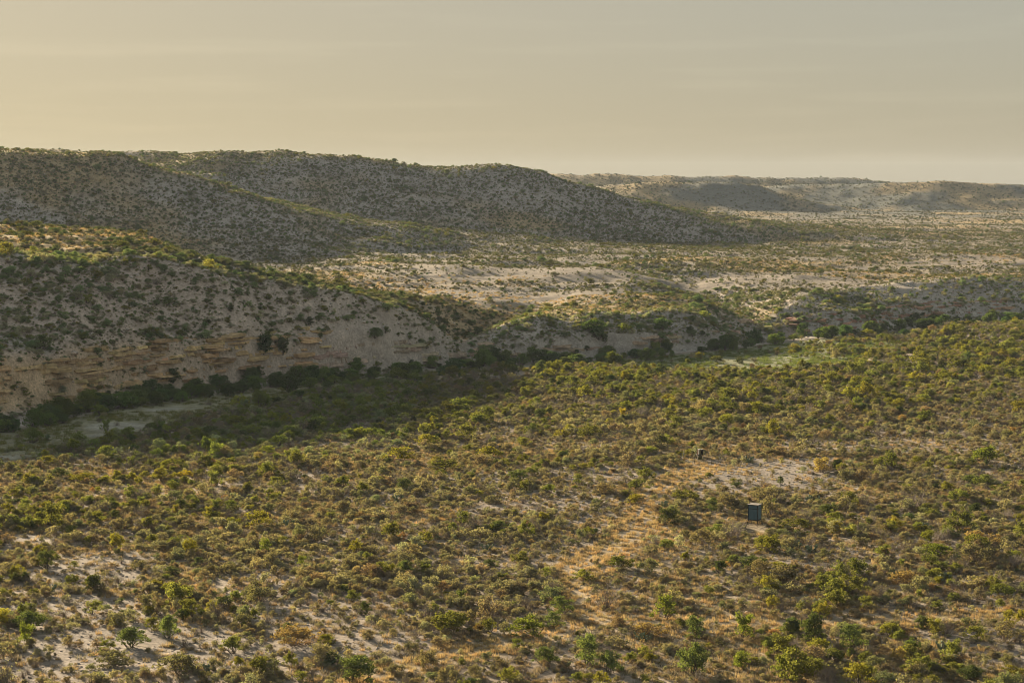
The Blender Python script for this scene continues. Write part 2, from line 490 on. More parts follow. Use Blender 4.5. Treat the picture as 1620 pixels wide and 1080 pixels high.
# ------------------------------------------------------------------ terrain mesh
th_front = np.arange(-19.0, 19.0001, 0.062)
th_side = np.concatenate([np.arange(19.3, 60, 0.6), np.arange(62, 180, 4.0)])
theta = np.radians(np.concatenate([-th_side[::-1], th_front, th_side, [180.0]]))
def geo(a, b, r):
    n = max(2, int(math.log(b / a) / math.log(1 + r)))
    return a * (b / a) ** (np.arange(n) / n)
rad = np.concatenate([[6, 15, 30, 50, 70, 90], geo(105, 330, 0.006), geo(330, 660, 0.0026), geo(660, 1300, 0.005), geo(1300, 3000, 0.009), geo(3000, 6500, 0.03), [6500]])
RR, TT = np.meshgrid(rad, theta, indexing='ij')
X, Y = RR * np.sin(TT), RR * np.cos(TT)
Z = terrain(X, Y)
nr, nt_ = X.shape
vid = np.arange(nr * nt_).reshape(nr, nt_)
quads = np.stack([vid[:-1, :-1], vid[:-1, 1:], vid[1:, 1:], vid[1:, :-1]], -1).reshape(-1, 4)[:, ::-1]
verts = np.stack([X, Y, Z], -1).reshape(-1, 3)
ground_me = mesh_np('ground', verts, quads, None, [M['earth']], smooth=True)
def ground_at(x, y):
    """height of the ground sheet at world points"""
    x = np.asarray(x, float); y = np.asarray(y, float)
    r = np.hypot(x, y); t = np.arctan2(x, y)
    i = np.clip(np.searchsorted(rad, r) - 1, 0, nr - 2); j = np.clip(np.searchsorted(theta, t) - 1, 0, nt_ - 2)
    a = np.clip((r - rad[i]) / (rad[i + 1] - rad[i]), 0, 1); b = np.clip((t - theta[j]) / (theta[j + 1] - theta[j]), 0, 1)
    return (Z[i, j] * (1 - b) + Z[i, j + 1] * b) * (1 - a) + (Z[i + 1, j] * (1 - b) + Z[i + 1, j + 1] * b) * a
# soil colours by place, the far ground darkened for shade
gz_r = np.gradient(Z, axis=0) / np.gradient(RR, axis=0)
d_c = creek_d(X, Y)
soil = np.empty(X.shape + (3,)); soil[:] = (0.325, 0.27, 0.22)
soil = lerp3(soil, (0.26, 0.20, 0.145), np.clip(0.5 + 0.8 * fbm(X, Y, 60, 931, 3), 0, 1) * 0.55)
nearflat = np.where(d_c < 0, 1.0, 0.0)
soil = lerp3(soil, (0.37, 0.285, 0.165), grass_mask(X, Y) * nearflat * 0.85)
soil = lerp3(soil, (0.29, 0.243, 0.20), bare_mask(X, Y) * nearflat * 0.9)
tmk = track_mask(X, Y)
soil = lerp3(soil, (0.42, 0.315, 0.17), np.exp(-(tmk / 2.3) ** 4) * nearflat * 0.8)
soil = lerp3(soil, (0.33, 0.265, 0.195), np.exp(-((tmk - 0.85) / 0.40) ** 2) * nearflat)
bed = sstep(-bed_w(X) - 2, -bed_w(X) + 3, d_c) * sstep(6, 0, d_c)
soil = lerp3(soil, (0.29, 0.275, 0.165), bed * 0.85)
soil = lerp3(soil, (0.22, 0.235, 0.125), bed * sstep(15, 50, X) * 0.7)
soil = lerp3(soil, (0.45, 0.42, 0.36), bed * sstep(0.50, 0.8, fbm(X, Y, 14, 941, 3)) * 0.6 * sstep(30, 5, X))
farw = np.where(d_c > 6, 1.0, 0.0)
soil = lerp3(soil, (0.42, 0.365, 0.31), farw * 0.9)
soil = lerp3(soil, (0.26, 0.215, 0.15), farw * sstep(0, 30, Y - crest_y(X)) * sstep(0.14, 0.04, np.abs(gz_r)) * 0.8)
soil = lerp3(soil, (0.135, 0.14, 0.115), sstep(1300, 1900, Y))  # far soil darkened for brush cover and the hills' shaded sides
slopew = farw * np.clip((gz_r - 0.12) * 4, 0, 1) * np.exp(-((X + 90) / 70) ** 2) * (Y < 560)
soil = lerp3(soil, (0.52, 0.405, 0.32), slopew * 0.9)
# yellow grass on the tops and the bench, pale pans on the bench
s_c = Y - crest_y(X)
top = farw * sstep(-4, 6, s_c)
soil = lerp3(soil, (0.40, 0.28, 0.12), top * np.maximum(sstep(-0.1, 0.5, fbm(X, Y, 70, 951, 4)) * 0.75, 0.85 * sstep(-75, -105, X) * sstep(135, 110, s_c)))
pan = np.zeros(X.shape)
for (cx, cy, rx, ry, s) in PANS:
    r = ((X + 14 * fbm(X, Y, 50, 961, 3) - cx) / rx) ** 2 + ((Y + 14 * fbm(X, Y, 50, 962, 3) - cy) / ry) ** 2
    pan = np.maximum(pan, s * np.clip(1.4 - r, 0, 1))
soil = lerp3(soil, (0.27, 0.228, 0.182), pan * top)
ochre = farw * np.clip(gz_r * 1.6 - 0.3, 0, 1) * np.exp(-((X + 115) / 40) ** 2) * np.clip(1 - (Z - 7) / 6, 0, 1)
soil = lerp3(soil, (0.56, 0.38, 0.20), ochre)
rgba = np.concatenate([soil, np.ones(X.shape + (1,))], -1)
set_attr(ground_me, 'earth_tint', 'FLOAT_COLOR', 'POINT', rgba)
ground = obj('ground', ground_me, None, kind='structure')
print('terrain', len(verts), round(time.time() - T0, 1))

# ------------------------------------------------------------------ plant prototypes
def leaf_quads(rng, cen, out_dir, size, aspect=0.6, jitter=0.9):
    n = len(cen)
    nrm = out_dir + jitter * rng.normal(size=(n, 3))
    nrm /= np.linalg.norm(nrm, axis=1, keepdims=True) + 1e-9
    t = np.cross(nrm, rng.normal(size=(n, 3)))
    t /= np.linalg.norm(t, axis=1, keepdims=True) + 1e-9
    b = np.cross(nrm, t)
    s = size * (0.6 + 0.8 * rng.random((n, 1)))
    v = np.stack([cen - t * s, cen - b * s * aspect, cen + t * s, cen + b * s * aspect], 1).reshape(-1, 3)
    q = np.arange(4 * n).reshape(n, 4)
    return v, q

def tube_chain(V, Q, pts, radii, n=4):
    base = None
    for i, (p, r) in enumerate(zip(pts, radii)):
        b = len(V)
        d = (pts[min(i + 1, len(pts) - 1)] - pts[max(i - 1, 0)])
        d = d / (np.linalg.norm(d) + 1e-9)
        a = np.cross(d, (0.3, 0.9, 0.2)); a /= np.linalg.norm(a) + 1e-9
        c = np.cross(d, a)
        for k in range(n):
            an = 2 * math.pi * k / n
            V.append(p + (a * math.cos(an) + c * math.sin(an)) * r)
        if base is not None:
            for k in range(n):
                Q.append([base + k, base + (k + 1) % n, b + (k + 1) % n, b + k])
        base = b

def make_plant(seed, n_clumps, per, width, height, leaf, base_gap, clump_r, stems, stem_r, spread=1.0, aspect=0.6, twigs=0, flat_top=0.0, trunk=0.0):
    """unit plant: stems fanning from the root, leaf clumps spread through a dome; returns stem arrays and leaf arrays"""
    rng = np.random.default_rng(seed)
    SV, SQ = [], []
    cl = []
    lobes = []
    for k in range(max(3, n_clumps // 5)):
        a = rng.random() * 6.283; r = (rng.random() ** 0.6) * 0.30 * width
        lobes.append((r * math.cos(a), r * math.sin(a), 0.75 + 0.5 * rng.random()))
    for k in range(n_clumps):
        lx, ly, ls = lobes[k % len(lobes)]
        for _ in range(20):
            u = rng.normal(size=3); u /= np.linalg.norm(u)
            u[2] = abs(u[2]) if rng.random() < 0.8 else u[2]
            rr = rng.random() ** 0.45
            p = np.array([lx + u[0] * rr * width * 0.28 * ls, ly + u[1] * rr * width * 0.28 * ls, 0])
            dome = 1 - (np.hypot(p[0], p[1]) / (0.56 * width)) ** 2
            if dome > 0.02:
                p[2] = base_gap + (height * (0.8 + 0.2 * ls) - base_gap) * (dome ** 0.5) * (rng.random() ** 0.55) * 0.95
                break
        cl.append(p)
    cl = np.array(cl)
    for k in range(stems):
        tip = cl[rng.integers(len(cl))] * np.array([0.9, 0.9, 0.95])
        root = np.array([rng.normal() * 0.06, rng.normal() * 0.06, -0.25])
        fork = np.array([0, 0, trunk]) if trunk else root * 0.4
        mid = fork + (tip - fork) * 0.5 + rng.normal(size=3) * 0.10 * width * np.array([1, 1, 0.4])
        mid[2] = max(mid[2], 0.1)
        r = stem_r * (0.7 + 0.6 * rng.random())
        if trunk and k < 2:
            tube_chain(SV, SQ, [root, fork * 0.6 + root * 0.1, mid, tip], [r * 1.5, r * 1.2, r * 0.8, r * 0.2])
        else:
            tube_chain(SV, SQ, [root, mid, tip], [r, r * 0.65, r * 0.15])
    for k in range(twigs):
        a = rng.random() * 6.283; el = 0.25 + rng.random() * 1.2
        ln = height * (0.7 + 0.5 * rng.random())
        dirv = np.array([math.cos(a) * math.cos(el) * width / height * 0.55, math.sin(a) * math.cos(el) * width / height * 0.55, math.sin(el) * 0.95])
        p0 = np.array([0, 0, -0.1]); p1 = dirv * ln * 0.55 + rng.normal(size=3) * 0.08; p2 = dirv * ln + rng.normal(size=3) * 0.16
        tube_chain(SV, SQ, [p0, p1, p2], [stem_r * 0.7, stem_r * 0.5, stem_r * 0.12], 3)
        for j in range(3):
            f = 0.45 + 0.4 * rng.random()
            q0 = p0 + (p2 - p0) * f; q1 = q0 + (dirv * 0.5 + rng.normal(size=3) * 0.45) * ln * 0.35
            tube_chain(SV, SQ, [q0, q1], [stem_r * 0.4, stem_r * 0.1], 3)
    LV, LQ, LS = np.zeros((0, 3)), np.zeros((0, 4), int), np.zeros(0)
    if per:
        cen, outd, shade = [], [], []
        for c in cl:
            u = rng.normal(size=(per, 3)); u /= np.linalg.norm(u, axis=1, keepdims=True)
            rr = clump_r * (0.7 + 0.6 * rng.random()) * rng.random((per, 1)) ** 0.4
            cc = c + u * rr * np.array([1.15, 1.15, 0.8])
            cen.append(cc)
            o = u + np.array([0, 0, 0.35])
            outd.append(o)
            shade.append(np.clip(rng.random() * 0.7 + 0.3 * rng.random(per), 0, 1))
        cen = np.concatenate(cen); outd = np.concatenate(outd); shade = np.concatenate(shade)
        cen[:, 2] = np.maximum(cen[:, 2], 0.03)
        LV, LQ = leaf_quads(rng, cen, outd, leaf, aspect)
        LS = shade
    return np.array(SV).reshape(-1, 3), np.array(SQ, int).reshape(-1, 4), LV, LQ, LS

class Kind: pass
def build_kind(key, stem_mat, leaf_mat, variants):
    k = Kind(); k.key = key; k.stems, k.crowns, k.joined = [], [], []
    k.col = bpy.data.collections.new('source_' + key)
    for i, kw in enumerate(variants):
        SV, SQ, LV, LQ, LS = make_plant(**kw)
        st = mesh_np(key + '_stems', SV, SQ, None, [stem_mat]) if len(SV) else None
        cr = None
        if len(LV):
            cr = mesh_np(key + '_crown', LV, LQ, None, [leaf_mat])
            set_attr(cr, 'leaf_shade', 'FLOAT', 'FACE', LS)
        V = np.concatenate([SV, LV]); Q = np.concatenate([SQ, LQ + len(SV)])
        idx = np.concatenate([np.zeros(len(SQ), int), np.ones(len(LQ), int)])
        jo = mesh_np(key + '_whole', V, Q, None, [stem_mat, leaf_mat], idx)
        set_attr(jo, 'leaf_shade', 'FLOAT', 'FACE', np.concatenate([np.zeros(len(SQ)), LS]))
        k.stems.append(st); k.crowns.append(cr); k.joined.append(jo)
        k.col.objects.link(bpy.data.objects.new('%s_source_%02d' % (key, i), jo))
    k.n = len(variants)
    return k

# unit sizes: width about 1, height about 0.6; scaled per plant
def var(n, seed0, **kw):
    out = []
    for i in range(n):
        rng = np.random.default_rng(seed0 + i)
        d = dict(kw); d['seed'] = seed0 + i
        d['height'] = kw['height'] * (0.85 + 0.3 * rng.random())
        d['n_clumps'] = int(kw['n_clumps'] * (0.8 + 0.4 * rng.random()))
        out.append(d)
    return out
K = {}
K['brush'] = build_kind('brush', M['twig'], M['brush'], var(7, 10, n_clumps=30, per=34, width=2.0, height=1.15, leaf=0.062, base_gap=0.06, clump_r=0.23, stems=9, stem_r=0.022, twigs=10))
K['green'] = build_kind('green', M['bark'], M['green'], var(7, 40, n_clumps=42, per=42, width=2.6, height=1.75, leaf=0.072, base_gap=0.14, clump_r=0.27, stems=10, stem_r=0.035, twigs=4))
K['dark'] = build_kind('dark', M['bark'], M['dark'], var(6, 70, n_clumps=52, per=48, width=2.6, height=2.0, leaf=0.070, base_gap=0.15, clump_r=0.28, stems=9, stem_r=0.045))
K['bare'] = build_kind('bare', M['twig'], M['sage'], var(5, 100, n_clumps=14, per=7, width=1.9, height=1.2, leaf=0.04, base_gap=0.3, clump_r=0.22, stems=10, stem_r=0.022, twigs=34))
K['sage'] = build_kind('sage', M['twig'], M['sage'], var(6, 130, n_clumps=18, per=36, width=1.3, height=0.85, leaf=0.055, base_gap=0.05, clump_r=0.19, stems=6, stem_r=0.02, twigs=3))
K['tree'] = build_kind('tree', M['bark'], M['dark'], var(6, 160, n_clumps=76, per=50, width=4.4, height=3.7, leaf=0.115, base_gap=0.35, clump_r=0.48, stems=11, stem_r=0.08, trunk=0.7))
print('plants', round(time.time() - T0, 1))

# grass tufts
def make_grass(seed, n=46, h=0.42, r=0.30):
    rng = np.random.default_rng(seed)
    V, Tt = [], []
    for i in range(n):
        a = rng.random() * 6.283; rr = r * rng.random() ** 0.6
        p = np.array([rr * math.cos(a), rr * math.sin(a), -0.03])
        lean = np.array([math.cos(a), math.sin(a), 0]) * (0.1 + 0.25 * rng.random()) + rng.normal(size=3) * 0.08
        tip = p + lean * h + np.array([0, 0, h * (0.6 + 0.6 * rng.random())])
        s = np.array([-math.sin(a + rng.normal()), math.cos(a + rng.normal()), 0]) * 0.022
        b = len(V); V += [p - s, p + s, tip]; Tt.append([b, b + 1, b + 2])
    return np.array(V), np.array(Tt), rng.random(n)
def build_grass(key, mat, seed, **kw):
    k = Kind(); k.key = key; k.joined = []; k.col = bpy.data.collections.new('source_' + key); k.n = 4
    for i in range(4):
        V, Tt, S = make_grass(seed + i, **kw)
        me = mesh_np(key, V, None, Tt, [mat]); set_attr(me, 'leaf_shade', 'FLOAT', 'FACE', S)
        k.col.objects.link(bpy.data.objects.new('%s_source_%02d' % (key, i), me))
    return k
K['grass'] = build_grass('grass', M['grass'], 500)
K['bed'] = build_grass('bed', M['bed'], 520, n=60, h=0.55, r=0.55)

# prickly pear: pads growing on pads
def make_pear(seed):
    rng = np.random.default_rng(seed)
    V, Q, T3 = [], [], []
    def pad(c, u, nrm, w, h):
        b = len(V); n = 8
        side = np.cross(nrm, u)
        for s in (-1, 1):
            for j in range(n):
                an = 2 * math.pi * j / n
                e = 1.0 if abs(math.sin(an)) < 0.9 else 0.92
                V.append(c + side * math.cos(an) * w * e + u * (math.sin(an) * h + h) + nrm * s * 0.022)
        V.append(c + u * h - nrm * 0.04); V.append(c + u * h + nrm * 0.04)
        for j in range(n):
            Q.append([b + j, b + (j + 1) % n, b + n + (j + 1) % n, b + n + j])
            T3.append([b + 2 * n, b + (j + 1) % n, b + j]); T3.append([b + 2 * n + 1, b + n + j, b + n + (j + 1) % n])
    tips = []
    for i in range(7):
        a = rng.random() * 6.283
        c = np.array([math.cos(a), math.sin(a), 0]) * 0.35 * rng.random(); c[2] = -0.05
        u = np.array([math.cos(a) * 0.5, math.sin(a) * 0.5, 1.0]) + rng.normal(size=3) * 0.25; u /= np.linalg.norm(u)
        nrm = np.cross(u, rng.normal(size=3)); nrm /= np.linalg.norm(nrm)
        h = 0.13 + 0.05 * rng.random(); pad(c, u, nrm, h * 0.75, h); tips.append((c + u * 2 * h, u))
    for g in range(2):
        new = []
        for (c, u) in tips:
            for j in range(2 if rng.random() < 0.6 else 1):
                u2 = u + rng.normal(size=3) * 0.5; u2[2] = abs(u2[2]) * 0.8 + 0.15; u2 /= np.linalg.norm(u2)
                nrm = np.cross(u2, rng.normal(size=3)); nrm /= np.linalg.norm(nrm)
                h = 0.10 + 0.05 * rng.random(); pad(c - u2 * 0.02, u2, nrm, h * 0.75, h); new.append((c + u2 * 2 * h, u2))
        tips = new
    return mesh_np('cactus', V, Q, T3, [M['pad']])
PEARS = [make_pear(700 + i) for i in range(4)]

# ------------------------------------------------------------------ scatter
rng = np.random.default_rng(2024)
def wedge(n, y0, y1, half=0.33):
    y = np.sqrt(rng.random(n) * (y1 * y1 - y0 * y0) + y0 * y0)
    x = (rng.random(n) * 2 - 1) * half * y
    return x, y
def gauss(x, y, cx, cy, rx, ry): return np.exp(-(((x - cx) / rx) ** 2 + ((y - cy) / ry) ** 2))

plants = {k: [] for k in K}            # arrays x, y, sx, sz, tint(3), hero flag
def add(key, x, y, sw, sh, tint, hero=False):
    n = len(x)
    if n == 0: return
    sw = np.broadcast_to(sw, (n,)); sh = np.broadcast_to(sh, (n,))
    tint = np.broadcast_to(tint, (n, 3))
    plants[key].append(np.column_stack([x, y, sw, sh, tint, np.full(n, float(hero))]))
def tints(n, spread=0.16, warm=0.05):
    v = np.exp(rng.normal(size=n) * spread)
    w = rng.normal(size=n) * warm
    return np.column_stack([v * (1 + w), v, v * (1 - 0.5 * w)])

# --- heroes seen in the photograph: x, y on the flat, width, height in metres
UNIT = {'brush': (2.0, 1.25), 'green': (2.6, 1.85), 'dark': (2.6, 2.1), 'bare': (1.9, 1.25), 'sage': (1.3, .95), 'tree': (4.4, 3.9)}
HEROES = [
    ('green', 39.5, 243.2, 2.6, 2.0, (1.0, 1.0, 0.9)),
    ('dark', 26.5, 215.6, 3.8, 1.6, (1.3, 1.3, 1.17)),
    ('brush', 22.1, 229.4, 3.5, 2.2, (0.9, 0.85, 0.8)),
    ('green', 37.0, 211.4, 2.9, 2.3, (0.72, 0.75, 0.7)),
    ('dark', 27.9, 181.1, 2.7, 2.8, (1.0, 1.0, 0.9)),
    ('dark', 30.9, 178.5, 2.9, 2.3, (1.8, 1.8, 1.62)),
    ('green', 23.5, 168.2, 2.2, 2.1, (1.0, 1.1, 0.8)),
    ('green', 21.7, 183.7, 3.0, 2.5, (1.0, 1.1, 0.8)),
    ('dark', 17.2, 183.7, 2.7, 2.2, (1.5, 1.5, 1.35)),
    ('dark', 15.6, 169.6, 3.3, 3.2, (1.6, 1.6, 1.44)),
    ('green', 20.1, 171.4, 2.5, 1.7, (1.0, 1.1, 0.8)),
    ('green', 47.5, 186.9, 1.8, 1.9, (1.45, 1.25, 0.8)),
    ('brush', 34.3, 173.7, 1.6, 1.5, (1.45, 1.25, 0.8)),
    ('green', 29.2, 165.2, 3.2, 2.0, (1.45, 1.25, 0.8)),
    ('bare', 26.8, 165.8, 2.5, 2.0, (1.0, 1.0, 0.9)),
    ('sage', 31.3, 221.6, 1.7, 1.3, (0.65, 0.75, 0.8)),
    ('dark', 5.0, 193.0, 2.9, 1.8, (1.6, 1.6, 1.44)),
    ('dark', 4.0, 186.9, 2.1, 1.6, (1.7, 1.7, 1.53)),
    ('green', 2.2, 183.4, 4.7, 1.9, (1.0, 1.1, 0.8)),
    ('green', -5.9, 184.2, 4.5, 2.0, (0.9, 0.85, 0.8)),
    ('green', -2.2, 184.7, 2.3, 1.7, (0.9, 0.85, 0.8)),
    ('dark', 2.9, 171.2, 2.3, 1.9, (1.4, 1.4, 1.26)),
    ('dark', 6.5, 171.8, 2.9, 2.7, (2.0, 2.0, 1.8)),
    ('dark', 8.3, 168.9, 2.5, 2.2, (2.0, 2.0, 1.8)),
    ('green', 14.9, 190.7, 2.6, 2.5, (1.0, 1.1, 0.8)),
    ('dark', -13.3, 164.8, 4.1, 2.3, (1.4, 1.4, 1.26)),
    ('green', -17.9, 225.4, 1.8, 1.7, (1.45, 1.25, 0.8)),
    ('green', -6.0, 243.2, 2.8, 2.0, (0.72, 0.75, 0.7)),
    ('brush', -7.3, 170.5, 2.5, 1.6, (0.9, 0.85, 0.8)),
    ('brush', -5.8, 164.3, 2.4, 1.4, (0.9, 0.85, 0.8)),
    ('green', 7.6, 164.3, 1.6, 1.2, (1.45, 1.25, 0.8)),
    ('green', 2.0, 269.5, 2.6, 1.6, (0.9, 0.85, 0.8)),
    ('green', 12.0, 216.0, 3.5, 1.7, (0.72, 0.75, 0.7)),
    ('bare', 9.5, 196.0, 3.5, 2.3, (0.7, 0.7, 0.63)),
    ('brush', 12.9, 184.2, 4.2, 1.4, (1.2, 0.97, 0.75)),
    ('green', -56.2, 242.3, 3.9, 3.4, (0.9, 0.85, 0.8)),
    ('green', -45.6, 226.2, 2.3, 2.1, (1.45, 1.25, 0.8)),
    ('green', -31.4, 241.4, 4.2, 2.3, (1.45, 1.25, 0.8)),
    ('green', -36.8, 224.6, 2.0, 1.8, (1.45, 1.25, 0.8)),
    ('green', -28.1, 224.6, 2.2, 2.0, (1.0, 1.1, 0.8)),
    ('brush', -25.3, 197.8, 4.2, 2.2, (0.72, 0.75, 0.7)),
    ('green', -31.3, 191.3, 2.6, 1.9, (0.9, 0.85, 0.8)),
    ('green', -29.2, 191.9, 1.5, 1.6, (1.45, 1.25, 0.8)),
    ('dark', -31.9, 182.1, 2.5, 2.3, (2.0, 2.0, 1.8)),
    ('dark', -34.7, 178.5, 3.8, 1.9, (1.6, 1.6, 1.44)),
    ('brush', -25.8, 187.7, 2.8, 1.3, (0.72, 0.75, 0.7)),
    ('brush', -19.9, 179.5, 4.4, 1.9, (1.2, 0.97, 0.75)),
    ('brush', -34.8, 171.2, 4.3, 1.5, (0.72, 0.75, 0.7)),
    ('brush', -28.6, 167.4, 4.6, 2.0, (0.72, 0.75, 0.7)),
    ('green', -44.1, 178.5, 2.1, 2.2, (1.0, 1.1, 0.8)),
    ('dark', -45.6, 186.3, 3.7, 2.0, (1.4, 1.4, 1.26)),
    ('brush', -36.2, 194.8, 2.0, 1.8, (0.72, 0.75, 0.7)),
    ('green', -21.3, 166.5, 2.3, 1.7, (0.9, 0.85, 0.8)),
    ('green', -19.2, 170.2, 1.4, 1.5, (0.9, 0.85, 0.8)),
    ('green', -23.2, 217.8, 1.4, 1.3, (1.0, 1.1, 0.8)),
    ('green', 19.8, 358.4, 2.7, 2.0, (2.0, 1.5, 0.7)),
    ('green', -17.0, 300.6, 5.8, 2.2, (1.45, 1.25, 0.8)),
    ('green', -14.2, 318.2, 3.9, 1.9, (1.45, 1.25, 0.8)),
    ('green', -46.5, 281.1, 2.3, 1.4, (2.0, 1.5, 0.7)),
    ('green', -61.0, 279.9, 5.4, 1.3, (1.45, 1.25, 0.8)),
    ('green', -23.2, 272.9, 2.6, 1.7, (0.72, 0.75, 0.7)),
    ('green', -3.9, 304.8, 4.9, 1.8, (1.45, 1.25, 0.8)),
    ('green', 12.6, 329.5, 4.7, 2.2, (0.9, 0.85, 0.8)),
    ('green', -10.2, 289.3, 6.5, 1.8, (0.9, 0.85, 0.8)),
    ('brush', 32.9, 250.3, 3.2, 2.5, (0.9, 0.85, 0.8)),
    ('green', 34.4, 240.9, 4.3, 1.6, (0.9, 0.85, 0.8)),
    ('dark', 37.7, 276.9, 1.2, 1.3, (1.2, 1.2, 1.08)),
    ('dark', 31.2, 274.0, 1.9, 0.8, (1.2, 1.2, 1.08)),
    ('brush', 45.4, 289.3, 3.5, 2.7, (1.45, 1.25, 0.8)),
    ('brush', 34.1, 262.9, 5.1, 2.1, (0.9, 0.85, 0.8)),
    ('brush', 28.1, 257.7, 3.3, 1.9, (0.9, 0.85, 0.8)),
    ('green', 23.2, 262.9, 3.8, 1.6, (0.9, 0.85, 0.8)),
    ('dark', 0.9, 278.7, 3.2, 1.9, (1.4, 1.4, 1.26)),
    ('green', 17.4, 271.2, 3.5, 1.6, (0.72, 0.75, 0.7)),
    ('green', -14.3, 234.4, 3.0, 2.1, (0.9, 0.85, 0.8)),
    ('dark', -11.6, 213.1, 2.3, 1.6, (1.8, 1.8, 1.62)),
    ('green', 5.2, 268.4, 2.2, 1.3, (1.0, 1.1, 0.8)),
    ('green', 56.2, 292.5, 3.7, 2.9, (0.72, 0.75, 0.7)),
    ('green', 71.8, 299.2, 5.7, 2.6, (1.0, 1.1, 0.8)),
    ('dark', 65.4, 279.9, 3.6, 1.5, (1.6, 1.6, 1.44)),
    ('green', 47.8, 222.3, 4.3, 1.6, (1.0, 1.1, 0.8)),
    ('bare', 52.9, 257.7, 5.0, 2.3, (1.0, 1.0, 0.9)),
    ('bare', -51.9, 300.6, 3.8, 1.4, (1.0, 1.0, 0.9)),
    ('bare', -45.0, 309.2, 3.6, 1.5, (1.0, 1.0, 0.9)),
    ('brush', 54.7, 230.2, 5.2, 2.0, (1.2, 0.97, 0.75)),
    ('brush', 41.5, 208.0, 4.0, 1.7, (1.2, 0.97, 0.75)),
    ('brush', 45.6, 181.6, 3.5, 1.8, (0.9, 0.85, 0.8)),
    ('bare', 40.9, 184.2, 2.6, 1.7, (0.8, 0.8, 0.72)),
    ('green', 28.1, 283.0, 1.8, 0.8, (0.9, 0.85, 0.8)),
]
hero_xy = np.array([(h[1], h[2]) for h in HEROES]) if HEROES else np.zeros((0, 2))
hero_r = np.array([h[3] * 0.5 for h in HEROES])
for (key, x, y, w, h, t) in HEROES:
    add(key, np.array([x]), np.array([y]), w / UNIT[key][0], h / UNIT[key][1], np.array([t]), True)
OBJ_KEEP = [(30.05, 244.0, 2.0), (30.0, 240.5, 2.2), (29.5, 237, 1.6), (28.6, 301.0, 2.2), (28.4, 297.0, 3.2), (28.4, 292.0, 3.0), (38.0, 232, 0.8), (30.5, 297, 1.5), (27.3, 299, 1.5)]
def clear_of(x, y, f=0.8):
    ok = np.ones(len(x), bool)
    for (hx, hy), r in zip(hero_xy, hero_r):
        ok &= ((x - hx) ** 2 + (y - hy) ** 2) > (r * f) ** 2
    for hx, hy, r in OBJ_KEEP:
        ok &= ((x - hx) ** 2 + (y - hy) ** 2) > r * r
    return ok

# --- the near flat
x, y = wedge(88000, 140, 680, 0.30)
dcr = creek_d(x, y)
bare = bare_mask(x, y)
dens = 0.58 + 0.55 * fbm(x, y, 16, 801, 4)
dens = np.clip(dens, 0.15, 1) * (1 - 0.93 * bare)
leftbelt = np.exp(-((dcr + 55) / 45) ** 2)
dens = np.clip(dens + 0.25 * leftbelt * sstep(290, 330, y), 0, 1) * ((0.06 + 0.6 * sstep(70, 92, x)) + (0.94 - 0.6 * sstep(70, 92, x)) * sstep(-bed_w(x) + 3, -bed_w(x) - 3, dcr))
keep = (rng.random(len(x)) < dens) & (dcr < -2) & clear_of(x, y)
x, y, bare, dcr, leftbelt = x[keep], y[keep], bare[keep], dcr[keep], leftbelt[keep]
u1 = fbm(x, y, 34, 811, 3); u2 = fbm(x, y, 26, 821, 3)
greenz = gauss(x, y, -50, 245, 26, 30) + 0.6 * gauss(x, y, -62, 200, 18, 30) + 0.8 * gauss(x, y, 45, 195, 25, 16) + 0.7 * gauss(x, y, 15, 170, 20, 18) + 0.35 * sstep(330, 420, y) + 1.2 * leftbelt + 0.6*gauss(x, y, 55, 250, 14, 30)
sagez = 1.2 * gauss(x, y, -6, 215, 18, 26) + 0.9 * gauss(x, y, -20, 250, 25, 30) + 0.6 * gauss(x, y, 20, 330, 40, 40)
brownz = 1.1 * gauss(x, y, 58, 215, 18, 28) + 0.6 * gauss(x, y, 60, 300, 40, 45)
wts = np.column_stack([1.15 + 0.8 * brownz + 0.5 * u1, np.clip(0.17 + 0.36 * greenz + 0.25 * u2 - 0.2 * sagez, 0.04, 9), np.clip(0.025 + 0.05 * greenz, 0.01, 1),
                       0.34 + 0.22 * leftbelt + 0.3 * brownz + 0.2 * u2, np.clip(0.75 + 0.9 * sagez - 0.4 * greenz + 0.4 * u1, 0.1, 9)])
wts = np.clip(wts, 0.02, None); cum = np.cumsum(wts / wts.sum(1, keepdims=True), 1)
pick = (rng.random(len(x))[:, None] > cum).sum(1).clip(0, 4)
size = np.exp(rng.normal(size=len(x)) * 0.38)
for i, key in enumerate(('brush', 'green', 'dark', 'bare', 'sage')):
    m = pick == i
    n = m.sum()
    base = {'brush': 0.56, 'green': 0.58, 'dark': 0.56, 'bare': 0.66, 'sage': 0.74}[key]
    s = (base * size[m] * (1 - 0.25 * bare[m])).clip(0.35, 1.7)
    t = tints(n)
    t[(leftbelt[m] > 0.3) & (y[m] > 300) & (x[m] < -18)] *= (1.10, 1.25, 1.18)  # plants in the hill's shadow tinted brighter to lift the shade
    if key == 'green':   # some shrubs yellower than others
        yl = (rng.random(n) < 0.22 + 0.15 * sstep(330, 420, y[m]))
        t[yl] *= (1.24, 1.12, 0.8)
    if key == 'brush':
        gr = rng.random(n) < 0.35
        t[gr] *= (0.80, 0.92, 0.82)
        gb = rng.random(n) < 0.4
        t[gb] *= (0.98, 0.84, 0.92)
        orng = rng.random(n) < 0.012
        t[orng] *= (1.4, 1.05, 0.75)
    add(key, x[m], y[m], s * (0.9 + 0.35 * rng.random(n)), s * (0.75 + 0.4 * rng.random(n)), t)

